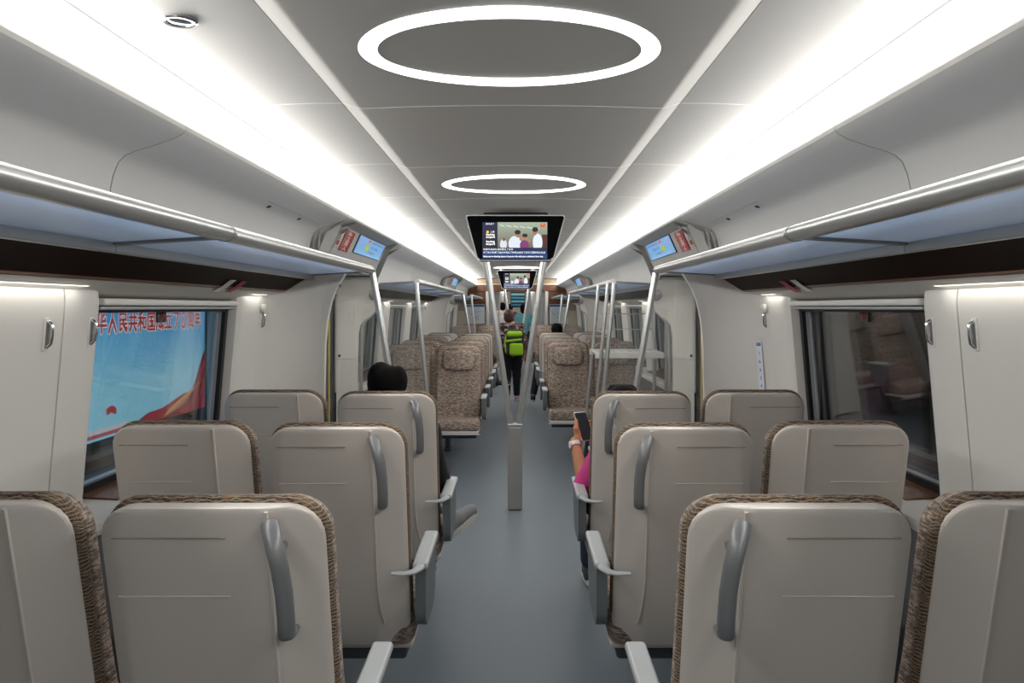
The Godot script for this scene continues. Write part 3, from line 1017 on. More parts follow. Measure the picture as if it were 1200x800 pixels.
# ---------------------------------------------------------------- wooden end wall, gangway, the carriage beyond
func far_end() -> void:
	var w := setting("wall_end", "brown wood end wall with an open gangway", "wall")
	for s in [-1.0, 1.0]:
		part(w, "wood_panel", sided(rbox(MB.new(), V(1.16, 1.65, 19.0), Vector3(0.86, 0.46, 0.06), 0.01), s).mesh(), M.wood)
		part(w, "tan_panel", sided(rbox(MB.new(), V(1.16, 0.71, 19.0), Vector3(0.86, 1.42, 0.06), 0.01), s).mesh(), M.tan)
		part(w, "gangway_jamb", sided(rbox(MB.new(), V(0.70, 0.94, 18.98), Vector3(0.07, 1.88, 0.12), 0.015), s).mesh(), M.white)
		part(w, "inner_jamb", sided(rbox(MB.new(), V(0.60, 0.94, 19.3), Vector3(0.05, 1.88, 0.10), 0.015), s).mesh(), M.grey_frame)
		part(w, "bellows", sided(rbox(MB.new(), V(0.67, 1.0, 19.85), Vector3(0.06, 2.0, 1.5), 0.02), s).mesh(), M.panel)
	part(w, "lintel", rbox(MB.new(), V(0, 1.965, 18.985), Vector3(2.7, 0.17, 0.09), 0.01).mesh(), M.wood)
	part(w, "header", rbox(MB.new(), V(0, 2.115, 19.0), Vector3(2.6, 0.13, 0.04), 0.01).mesh(), M.tan)
	part(w, "pale_trim", rbox(MB.new(), V(0, 2.045, 18.95), Vector3(2.5, 0.02, 0.06), 0.006).mesh(), M.white)
	part(w, "gangway_ceiling", rbox(MB.new(), V(0, 1.93, 19.85), Vector3(1.4, 0.05, 1.5), 0.01).mesh(), M.brown_gloss)
	part(w, "gangway_rear", rbox(MB.new(), V(0, 1.1, 30.9), Vector3(3.3, 2.4, 0.06), 0.01).mesh(), M.panel)
	for s in [-1.0, 1.0]:
		part(w, "rear_bulkhead", sided(rbox(MB.new(), V(1.14, 1.1, 20.6), Vector3(0.9, 2.3, 0.05), 0.01), s).mesh(), M.white)
	# route maps on the end wall
	for s in [-1.0, 1.0]:
		var im := Image.create(128, 160, false, Image.FORMAT_RGB8)
		im.fill(Color(0.86, 0.88, 0.89))
		im.fill_rect(Rect2i(0, 0, 128, 18), Color(0.16, 0.36, 0.62))
		var rng := RandomNumberGenerator.new()
		rng.seed = 21
		for k in 26:
			var y := 28 + k * 5
			im.fill_rect(Rect2i(8 + rng.randi() % 10, y, 40 + rng.randi() % 60, 2), Color(0.55, 0.60, 0.68))
		for k in 9:
			stroke(im, [Vector2(rng.randf() * 128, 30 + rng.randf() * 120), Vector2(rng.randf() * 128, 30 + rng.randf() * 120)], Vector2.ZERO, Vector2.ONE, 1.0, Color.from_hsv(rng.randf(), 0.4, 0.6))
		var o := thing("route_map", "white route map with a blue heading on the wooden end wall, " + bank(s), "map", Vector3.ZERO)
		part(o, "board", rbox(MB.new(), V(0.985 * s, 1.34, 18.955), Vector3(0.44, 0.46, 0.02), 0.005).mesh(), M.white)
		part(o, "print", card(V(0.985 * s - 0.21, 1.56, 18.944), Vector3(0.42, 0, 0), Vector3(0, -0.44, 0), Vector3(0, 0, 1)), printed(im))
	# things in the carriage beyond
	for s in [-1.0, 1.0]:
		for d in [21.6, 23.4, 25.4]:
			single("far_pole", "slim steel pole standing in the carriage beyond the gangway", "grab pole", tube(MB.new(), [V(0.62 * s, 0, d), V(0.42 * s, 2.16, d)], 0.02, 10).mesh(60.0), M.steel, Vector3.ZERO, "poles beyond the gangway")
	var b := thing("hanging_board", "teal striped hanging board in the carriage beyond the gangway", "sign", V(0.02, 0, 23.0))
	part(b, "board", rbox(MB.new(), V(0, 1.72, 0), Vector3(0.42, 0.44, 0.05), 0.01).mesh(), M.black)
	for k in 4:
		part(b, "stripe", rbox(MB.new(), V(0, 1.57 + 0.1 * k, -0.03), Vector3(0.38, 0.06, 0.012), 0.004).mesh(), mat(["2f6f86", "63a9bd", "3f8ba6", "8cc3cf"][k], 0.5))

# ---------------------------------------------------------------- outside the windows
func outside() -> void:
	for s in [-1.0, 1.0]:
		var side := "left" if s < 0 else "right"
		var w := setting("wall_station_" + side, "dark station tunnel wall outside the windows, " + bank(s), "wall")
		part(w, "tunnel_face", rbox(MB.new(), V(2.75 * s, 1.2, 9.0), Vector3(0.1, 4.0, 26.0), 0.02).mesh(), M.tunnel)
		part(w, "platform_slab", rbox(MB.new(), V(2.2 * s, -0.2, 9.0), Vector3(0.9, 0.1, 26.0), 0.02).mesh(), M.tunnel)
	# lit advertising poster
	var W := 1360
	var H := 320
	var im := Image.create(W, H, false, Image.FORMAT_RGB8)
	var fn := FastNoiseLite.new()
	fn.seed = 8
	fn.frequency = 0.006
	for y in H:
		for x in W:
			var t := float(y) / H
			var c := Color(0.13, 0.52, 0.78).lerp(Color(0.52, 0.76, 0.84), clampf(t * 1.5 + fn.get_noise_2d(x, y) * 0.22, 0, 1))
			var px := float(x) / W
			# red silk rising to the right
			var edge := 1.02 - 0.12 * smoothstep(0.60, 0.74, px) - 0.08 * smoothstep(0.76, 0.90, px) - 0.36 * smoothstep(0.91, 1.0, px)
			if t > edge and px > 0.6:
				var fold := 0.5 + 0.5 * sin((t - edge) * 34.0 + px * 17.0)
				c = Color(0.36, 0.05, 0.09).lerp(Color(0.60, 0.10, 0.13), fold)
			im.set_pixel(x, y, c)
	for k in 9:   # gold threads
		stroke(im, [Vector2(1060 + k * 16, 314 - k * 2), Vector2(1120 + k * 20, 292 - k * 5), Vector2(1200 + k * 17, 276 - k * 5)], Vector2.ZERO, Vector2.ONE, 2.0, Color(0.80, 0.62, 0.36))
	stroke(im, [Vector2(780, 262), Vector2(800, 256), Vector2(816, 264)], Vector2.ZERO, Vector2.ONE, 12.0, Color(0.62, 0.14, 0.16))   # small flag
	stroke(im, [Vector2(778, 258), Vector2(778, 300)], Vector2.ZERO, Vector2.ONE, 3.0, Color(0.75, 0.7, 0.66))
	im.fill_rect(Rect2i(700, 296, 180, 8), Color(0.75, 0.72, 0.72))
	im.fill_rect(Rect2i(690, 306, 220, 8), Color(0.64, 0.24, 0.26))
	var g := glyphs()
	# the poster spans depth 2.6 .. 6.0 (1360 px, 400 to the metre), height 0.76 .. 1.56
	for i in g.size():
		var ox := (4.435 - 2.6 + i * 0.1225) * 400.0
		for st in g[i]:
			stroke(im, st, Vector2(ox, (1.56 - 1.465) * 400.0), Vector2(4.2, 4.3), 10.0, Color(0.93, 0.86, 0.86))
		for st in g[i]:
			stroke(im, st, Vector2(ox, (1.56 - 1.465) * 400.0), Vector2(4.2, 4.3), 6.0, Color(0.55, 0.10, 0.16))
	var p := thing("backlit_poster_sign", "backlit blue poster with red Chinese slogan and red silk outside the window", "poster", Vector3.ZERO)
	part(p, "light_box", rbox(MB.new(), V(-2.36, 1.16, 4.3), Vector3(0.10, 0.86, 3.46), 0.01).mesh(), M.dark)
	part(p, "poster_screen", card(V(-2.308, 1.56, 2.6), Vector3(0, 0, -3.4), Vector3(0, -0.80, 0), Vector3(1, 0, 0)), lit_print(im, 0.95))
	area_light(V(-2.30, 1.16, 4.3), Vector3(1, 0, 0), Vector3(0, 0, 1), Vector2(3.4, 0.78), 0.12, Color(0.62, 0.84, 1.0), "poster_area_light")

# ---------------------------------------------------------------- seats
func lean(y: float) -> float:
	var z := -(1.14 - y) * 0.235
	if y < 0.56: z -= pow((0.56 - y) / 0.16, 2) * 0.018
	return z

func make_seat(aisle: float, with_handle: bool) -> Node3D:
	# local: x = +aisle towards the aisle, faces -z, the rear top edge of the shell at z = 0
	var o := thing("passenger_seat", "seat", "seat", Vector3.ZERO, "passenger seats in rows")
	var xs := [-1.0, -0.992, -0.97, -0.93, -0.87, -0.78, -0.5, -0.2, 0.1, 0.35, 0.5, 0.525, 0.55, 0.62, 0.75, 0.87, 0.93, 0.97, 0.992, 1.0]
	var rear := func(x, y):
		var z: float = lean(y)
		if x > 0.113: z -= (x - 0.113) * 0.42
		elif x < -0.165: z -= (-0.165 - x) * 0.35
		z -= 0.010 * (1.0 - pow(x / 0.23, 2)) * 0.4
		return z
	var m := MB.new()
	pad(m, 0.212, 0.368, 1.126, 0.070, 0.10, rear, func(x, y): return lean(y) - 0.062, 0.009, 0.002, xs)
	# raised ridge along the fold
	var rp := []
	for k in 15:
		var y := 1.118 - 0.66 * k / 14.0
		rp.append(Vector3(0.1135 + (0.018 * pow(maxf(0.0, (0.62 - y) / 0.16), 2)), y, lean(y) - 0.0025))
	tube(m, rp, 0.0042, 6)
	part(o, "back_shell", (m if aisle > 0 else m.mirror()).mesh(26.0), M.shell, "pale beige moulded back shell")
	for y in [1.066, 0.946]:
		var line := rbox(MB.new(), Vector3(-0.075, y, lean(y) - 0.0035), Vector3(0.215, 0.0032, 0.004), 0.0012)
		part(o, "moulded_line", (line if aisle > 0 else line.mirror()).mesh(), M.shell if y < 1.0 else M.groove_shade)  # upper line painted darker as the shade in a groove
	# patterned edge of the upholstery
	var c := MB.new()
	pad(c, 0.2185, 0.44, 1.137, 0.076, 0.06, func(_x, y): return lean(y) - 0.044, func(_x, y): return lean(y) - 0.092, 0.018, 0.024, xs)
	part(o, "back_edge", (c if aisle > 0 else c.mirror()).mesh(40.0), M.band, "dark striped upholstery edge")
	# front of the backrest with its head pillow
	var fr := MB.new()
	var front := func(x, y):
		var z: float = lean(y) - 0.132
		z -= 0.016 * pow(absf(x) / 0.22, 3)
		z -= 0.012 * exp(-pow((y - 0.62) / 0.10, 2))
		return z
	pad(fr, 0.212, 0.45, 1.129, 0.075, 0.05, func(_x, y): return lean(y) - 0.085, front, 0.012, 0.030, xs)
	part(o, "back_cushion", (fr if aisle > 0 else fr.mirror()).mesh(40.0), M.fabric, "brown flecked woven backrest")
	var hp := MB.new()
	pad(hp, 0.158, 0.895, 1.085, 0.05, 0.07, func(_x, y): return lean(y) - 0.120, func(_x, y): return lean(y) - 0.166 - 0.012 * cos((y - 0.955) * 14.0), 0.004, 0.036, xs)
	part(o, "head_pillow", hp.mesh(40.0), M.fabric)
	part(o, "seat_cushion", rbox(MB.new(), Vector3(0, 0.422, -0.425), Vector3(0.445, 0.110, 0.43), 0.042, Basis(Vector3.RIGHT, 0.035), true).mesh(40.0), M.fabric, "brown flecked seat cushion")
	part(o, "seat_pan", rbox(MB.new(), Vector3(0, 0.362, -0.44), Vector3(0.425, 0.03, 0.38), 0.02, Basis(Vector3.RIGHT, 0.035)).mesh(40.0), M.shell)
	part(o, "front_edge", rbox(MB.new(), Vector3(0, 0.352, -0.632), Vector3(0.455, 0.014, 0.018), 0.006).mesh(), M.arm)
	var b := MB.new()
	rbox(b, Vector3(0, 0.325, -0.40), Vector3(0.38, 0.05, 0.28), 0.015)
	rbox(b, Vector3(-0.17, 0.14, -0.34), Vector3(0.05, 0.28, 0.16), 0.02)
	rbox(b, Vector3(-0.17, 0.010, -0.34), Vector3(0.07, 0.020, 0.24), 0.006)
	part(o, "pedestal", (b if aisle > 0 else b.mirror()).mesh(), M.base)
	if with_handle:
		var g := MB.new()
		var pts := [Vector3(0.121, 1.098, -0.004), Vector3(0.130, 1.086, 0.016), Vector3(0.140, 1.060, 0.026), Vector3(0.149, 1.025, 0.027), Vector3(0.153, 0.975, 0.014), Vector3(0.153, 0.925, 0.001), Vector3(0.151, 0.893, -0.010), Vector3(0.149, 0.882, -0.020), Vector3(0.145, 0.876, -0.036), Vector3(0.142, 0.875, -0.075)]
		tube(g, pts, 0.0165, 12, -1.0, Vector2(1.0, 0.55), Vector3.RIGHT)
		tube(g, [Vector3(0.146, 1.050, 0.024), Vector3(0.138, 1.050, -0.035)], 0.0085, 10)
		part(o, "grab_handle", (g if aisle > 0 else g.mirror()).mesh(50.0), M.grip, "curved grey grab handle")
	if with_handle:
		var a := MB.new()
		rbox(a, Vector3(0.250, 0.662, -0.315), Vector3(0.052, 0.024, 0.36), 0.010, Basis(Vector3.RIGHT, 0.02), true)
		part(o, "arm_pad", (a if aisle > 0 else a.mirror()).mesh(50.0), M.arm, "light grey armrest pad")
		var pl := MB.new()
		var poly := PackedVector2Array()
		for p in [Vector2(0.150, 0.648), Vector2(0.150, 0.50), Vector2(0.165, 0.465), Vector2(0.20, 0.445), Vector2(0.36, 0.445), Vector2(0.42, 0.465), Vector2(0.465, 0.53), Vector2(0.49, 0.648)]: poly.append(p)
		prism(pl, poly, 0.233, 0.268, "dy")
		part(o, "arm_panel", (pl if aisle > 0 else pl.mirror()).mesh(40.0), M.arm_dark, "dark grey armrest side panel")
		var hk := MB.new()
		tube(hk, [Vector3(0.250, 0.660, -0.15), Vector3(0.247, 0.656, -0.122), Vector3(0.232, 0.652, -0.100), Vector3(0.205, 0.650, -0.090), Vector3(0.165, 0.650, -0.094)], 0.020, 10, 0.008, Vector2(0.55, 1.0), Vector3.UP)
		part(o, "arm_bracket", (hk if aisle > 0 else hk.mirror()).mesh(50.0), M.arm)
	return o

func seats() -> void:
	var proto := {}
	var ord := ["first", "second", "third"]
	var plan := []
	for s in [-1.0, 1.0]:
		for k in 3: plan.append([s, [1.488, 2.47, 3.42][k], false, "beige-backed %%s seat facing the first doorway, %s row from it, %s" % [ord[2 - k], bank(s)]])
	for k in 3: plan.append([-1.0, 7.87 + 0.95 * k, true, "brown woven %%s seat past the first doorway, %s row, turned towards it, %s" % [ord[k], bank(-1)]])
	for k in 2: plan.append([1.0, 8.55 + 0.95 * k, true, "brown woven %%s seat past the luggage stand, %s row, turned towards it, %s" % [ord[k], bank(1)]])
	for k in 2:
		plan.append([-1.0, 10.25 + 0.95 * k, false, "beige-backed %%s seat facing the second doorway, %s row from it, %s" % [ord[1 - k], bank(-1)]])
		plan.append([1.0, 10.65 + 0.95 * k, false, "beige-backed %%s seat facing the second doorway, %s row from it, %s" % [ord[1 - k], bank(1)]])
		plan.append([-1.0, 15.5 + 0.95 * k, true, "brown woven %%s seat past the second doorway, %s row, %s" % [ord[k], bank(-1)]])
		plan.append([1.0, 15.6 + 0.95 * k, true, "brown woven %%s seat past the second doorway, %s row, %s" % [ord[k], bank(1)]])
	for p in plan:
		for place in ["aisle", "window"]:
			var s: float = p[0]
			var aisle: float = -s if not p[2] else s      # which local side looks to the aisle
			var key := "%d %s" % [aisle, place]
			var x: float = (0.547 if place == "aisle" else 1.035) * s + (0.012 if s > 0 and is_equal_approx(p[1], 3.42) else 0.0) + (0.014 * s if p[1] < 2.0 else 0.0)
			var y := 0.0 if place == "aisle" else 0.006
			var at := V(x, y, p[1])
			var label: String = p[3] % place
			var turn: float = PI if p[2] else 0.0
			if not proto.has(key):
				proto[key] = make_seat(aisle, place == "aisle")
				proto[key].position = at
				proto[key].rotation.y = turn
				proto[key].set_meta("label", label)
			else:
				copy(proto[key], label, at, turn)

# ---------------------------------------------------------------- screens
func programme() -> Image:
	var im := Image.create(480, 270, false, Image.FORMAT_RGB8)
	im.fill(Color(0.03, 0.05, 0.16))
	im.fill_rect(Rect2i(112, 0, 368, 190), Color(0.60, 0.66, 0.60))
	for k in 190: im.fill_rect(Rect2i(112, k, 368, 1), Color(0.64, 0.70, 0.62).lerp(Color(0.42, 0.40, 0.34), k / 190.0))
	for k in 6: stroke(im, [Vector2(130 + k * 50, 20 + k * 4), Vector2(160 + k * 52, 30 + k * 4)], Vector2.ZERO, Vector2.ONE, 4.0, Color(0.9, 0.92, 0.88))
	im.fill_rect(Rect2i(440, 92, 40, 98), Color(0.30, 0.12, 0.08))
	blob(im, Vector2(155, 165), Vector2(26, 40), Color(0.85, 0.87, 0.9))
	blob(im, Vector2(158, 128), Vector2(10, 12), Color(0.45, 0.30, 0.24))
	blob(im, Vector2(240, 160), Vector2(48, 58), Color(0.86, 0.89, 0.93))
	blob(im, Vector2(262, 88), Vector2(20, 26), Color(0.66, 0.47, 0.37))
	blob(im, Vector2(260, 74), Vector2(22, 17), Color(0.07, 0.05, 0.05))
	blob(im, Vector2(310, 172), Vector2(34, 38), Color(0.48, 0.20, 0.45))
	blob(im, Vector2(308, 110), Vector2(18, 22), Color(0.70, 0.50, 0.40))
	blob(im, Vector2(314, 98), Vector2(20, 14), Color(0.10, 0.07, 0.06))
	blob(im, Vector2(408, 150), Vector2(36, 66), Color(0.88, 0.91, 0.95))
	blob(im, Vector2(386, 72), Vector2(18, 26), Color(0.64, 0.45, 0.35))
	blob(im, Vector2(390, 54), Vector2(22, 18), Color(0.05, 0.04, 0.04))
	stroke(im, [Vector2(280, 130), Vector2(330, 124), Vector2(350, 140)], Vector2.ZERO, Vector2.ONE, 12.0, Color(0.68, 0.49, 0.39))
	im.fill_rect(Rect2i(430, 8, 34, 28), Color(0.85, 0.30, 0.16))
	im.fill_rect(Rect2i(438, 14, 16, 6), Color(0.95, 0.7, 0.5))
	for k in 190: im.fill_rect(Rect2i(0, k, 112, 1), Color(0.05, 0.08, 0.26).lerp(Color(0.03, 0.05, 0.14), k / 190.0))
	for y in [50, 120]: im.fill_rect(Rect2i(0, y, 112, 3), Color(0.02, 0.02, 0.06))
	for k in 80: im.fill_rect(Rect2i(0, 190 + k, 480, 1), Color(0.04, 0.09, 0.24).lerp(Color(0.06, 0.28, 0.52), k / 80.0))
	blob(im, Vector2(38, 72), Vector2(10, 10), Color(0.95, 0.85, 0.2))
	var g := glyphs()
	var rng := RandomNumberGenerator.new()
	rng.seed = 2
	var white := Color(0.95, 0.96, 0.98)
	for k in 4:
		for st in g[rng.randi() % 12]: stroke(im, st, Vector2(26 + k * 16, 6), Vector2(1.3, 1.2), 2.0, white)
	for k in 2:
		for st in g[rng.randi() % 12]: stroke(im, st, Vector2(60 + k * 16, 66), Vector2(1.2, 1.2), 2.0, white)
	for k in 13:
		for st in g[rng.randi() % 12]: stroke(im, st, Vector2(8 + k * 17, 196), Vector2(1.4, 1.3), 2.0, white)
	for k in 28:
		for st in g[rng.randi() % 12]: stroke(im, st, Vector2(8 + k * 16.4, 219), Vector2(1.4, 1.4), 2.0, white)
	return im

func lettering(parent: Node, called: String, words: String, size: float, at: Vector3, material: Material, bold := true) -> void:
	var t := TextMesh.new()
	var f := SystemFont.new()
	f.font_names = PackedStringArray(["Droid Sans"])
	f.font_weight = 700 if bold else 400
	t.font = f
	t.text = words
	t.font_size = 32
	t.pixel_size = size / 32.0
	t.depth = 0.001
	t.curve_step = 2.0
	t.horizontal_alignment = HORIZONTAL_ALIGNMENT_LEFT
	var o := MeshInstance3D.new()
	o.name = called
	o.mesh = t
	o.set_surface_override_material(0, material)
	o.position = at
	parent.add_child(o, true)

func screens() -> void:
	var lit := lit_print(programme(), 0.95)
	var white := glow("ffffff", 0.75)
	for k in 2:
		var d: float = [5.40, 13.5][k]
		var o := thing("ceiling_television", "black ceiling television showing white-shirted people, hanging in the %s doorway" % ["first", "second"][k], "television", V(0.005, 0, d))
		var outline := PackedVector2Array([Vector2(-0.336, 2.110), Vector2(-0.328, 2.122), Vector2(0.328, 2.122), Vector2(0.336, 2.110), Vector2(0.262, 1.832), Vector2(0.238, 1.812), Vector2(-0.238, 1.812), Vector2(-0.262, 1.832)])
		part(o, "bezel", prism(MB.new(), outline, 0.0, 0.05).mesh(20.0), M.arm)
		var inner := PackedVector2Array()
		for p in outline: inner.append(Vector2(p.x * 0.972, 1.966 + (p.y - 1.966) * 0.955))
		part(o, "black_glass", prism(MB.new(), inner, -0.004, 0.002).mesh(20.0), M.screen_black)
		part(o, "lower_lip", rbox(MB.new(), V(0, 1.814, 0.01), Vector3(0.49, 0.016, 0.04), 0.006).mesh(), M.grip)
		var x0 := -0.222
		var pic := part(o, "screen_picture", card(V(x0, 2.072, -0.0055), Vector3(0.436, 0, 0), Vector3(0, -0.243, 0), Vector3(0, 0, 1)), lit)
		for r in [["Daxing", 0.0175, 0.036, 1.985], ["Airport", 0.0175, 0.036, 1.968], ["Daxing", 0.0175, 0.036, 1.938], ["Airport", 0.0175, 0.036, 1.921]]:
			lettering(pic, "lettering", r[0], r[1], V(x0 + r[2] - 0.012, r[3] + 0.004, -0.0062), white)
		lettering(pic, "lettering", "Welcome to Daxing Airport Express. We wish you a pleasant journey.", 0.0122, V(x0 + 0.006, 1.842, -0.0062), white)
		part(o, "mount", rbox(MB.new(), V(0, 2.137, 0.30), Vector3(0.46, 0.056, 0.16), 0.01).mesh(), M.black)
		part(o, "mount_arm", rbox(MB.new(), V(0, 2.08, 0.19), Vector3(0.30, 0.05, 0.30), 0.01).mesh(), M.black)
	# slim displays and red stickers over the doors
	for s in [-1.0, 1.0]:
		for k in 2:
			var dd: float = [0.0, 7.9][k]
			var im := Image.create(256, 64, false, Image.FORMAT_RGB8)
			for y in 64: im.fill_rect(Rect2i(0, y, 256, 1), Color(0.52, 0.70, 0.90).lerp(Color(0.44, 0.68, 0.86), y / 64.0))
			var flip: bool = s > 0.0
			var X := func(x): return 256 - x if flip else x
			blob(im, Vector2(X.call(92), 34), Vector2(17, 12), Color(0.72, 0.76, 0.16))
			blob(im, Vector2(X.call(96), 8), Vector2(14, 6), Color(0.80, 0.45, 0.36))
			blob(im, Vector2(X.call(24), 22), Vector2(12, 7), Color(0.70, 0.62, 0.84))
			im.fill_rect(Rect2i(120 if not flip else 16, 4, 118, 10), Color(0.40, 0.58, 0.80))
			var g := glyphs()
			for i in 5:
				for st in g[(i * 5 + 2) % 12]: stroke(im, st, Vector2(X.call(128) + (i * 14 if not flip else -i * 14 - 10), 24), Vector2(1.1, 1.0), 1.5, Color(0.20, 0.36, 0.62))
			for i in 7:
				for st in g[(i * 7 + 1) % 12]: stroke(im, st, Vector2(X.call(96) + (i * 13 if not flip else -i * 13 - 10), 44), Vector2(1.0, 0.9), 1.5, Color(0.16, 0.34, 0.58))
			im.fill_rect(Rect2i(X.call(250) - (4 if flip else 0), 0, 6, 64), Color(0.06, 0.16, 0.42))
			var o := thing("door_display", "slim light blue line display with a yellow dot over the %s doorway, %s" % [["first", "second"][k], bank(s)], "display", Vector3.ZERO)
			var t0 := Vector2(1.043, 1.9905)
			var t1 := Vector2(1.095, 1.876)
			var dn := Vector3(s * (t1.x - t0.x), t1.y - t0.y, 0)
			var nn := Vector3(-s * (t0.y - t1.y), t0.x - t1.x, 0).normalized()
			var da := 5.42 + dd
			var db := 6.42 + dd
			var frame := MB.new()
			var c := V((t0.x + t1.x) / 2 * s, (t0.y + t1.y) / 2, (da + db) / 2) - nn * 0.004
			rbox(frame, c, Vector3(0.016, dn.length() + 0.008, db - da + 0.012), 0.003, Basis(-nn, -dn.normalized(), Vector3(0, 0, 1)) if s > 0 else Basis(-nn, -dn.normalized(), Vector3(0, 0, -1)))
			part(o, "display_case", frame.mesh(), M.dark)
			if s < 0:
				part(o, "display_face", card(V(t0.x * s, t0.y, da) + nn * 0.0055, Vector3(0, 0, -(db - da)), dn, nn), lit_print(im, 0.75))
			else:
				part(o, "display_face", card(V(t0.x * s, t0.y, db) + nn * 0.0055, Vector3(0, 0, db - da), dn, nn), lit_print(im, 0.75))
			# red notice
			var st_im := Image.create(64, 128, false, Image.FORMAT_RGB8)
			st_im.fill(Color(0.66, 0.10, 0.13))
			for i in 4:
				for q in g[(i * 3 + 4) % 12]: stroke(st_im, q, Vector2(20, 4 + i * 31), Vector2(2.4, 2.7), 4.0, Color(0.92, 0.86, 0.82))
			for i in 8:
				st_im.fill_rect(Rect2i(4, 6 + i * 15, 9, 8), Color(0.86, 0.70, 0.68))
			var n0 := Vector2(1.046, 1.985)
			var n1 := Vector2(1.104, 1.862)
			var dn2 := Vector3(s * (n1.x - n0.x), n1.y - n0.y, 0)
			var ns := thing("red_notice", "red notice with white Chinese lettering beside the line display over the %s doorway, %s" % [["first", "second"][k], bank(s)], "notice", Vector3.ZERO)
			var na := 5.02 + dd
			var nb := 5.27 + dd
			if s < 0: part(ns, "print", card(V(n0.x * s, n0.y, na) + nn * 0.003, Vector3(0, 0, na - nb), dn2, nn), printed(st_im))
			else: part(ns, "print", card(V(n0.x * s, n0.y, nb) + nn * 0.003, Vector3(0, 0, nb - na), dn2, nn), printed(st_im))
			var sm := Image.create(32, 64, false, Image.FORMAT_RGB8)
			sm.fill(Color(0.80, 0.78, 0.75))
			for i in 5: sm.fill_rect(Rect2i(10, 4 + i * 8, 10, 5), Color(0.35, 0.33, 0.33))
			sm.fill_rect(Rect2i(6, 44, 20, 16), Color(0.62, 0.12, 0.15))
			if s < 0: part(ns, "small_print", card(V(n0.x * s, n0.y, na - 0.16) + nn * 0.003, Vector3(0, 0, -0.12), dn2 * 0.86, nn), printed(sm))
			else: part(ns, "small_print", card(V(n0.x * s, n0.y, na - 0.04) + nn * 0.003, Vector3(0, 0, 0.12), dn2 * 0.86, nn), printed(sm))

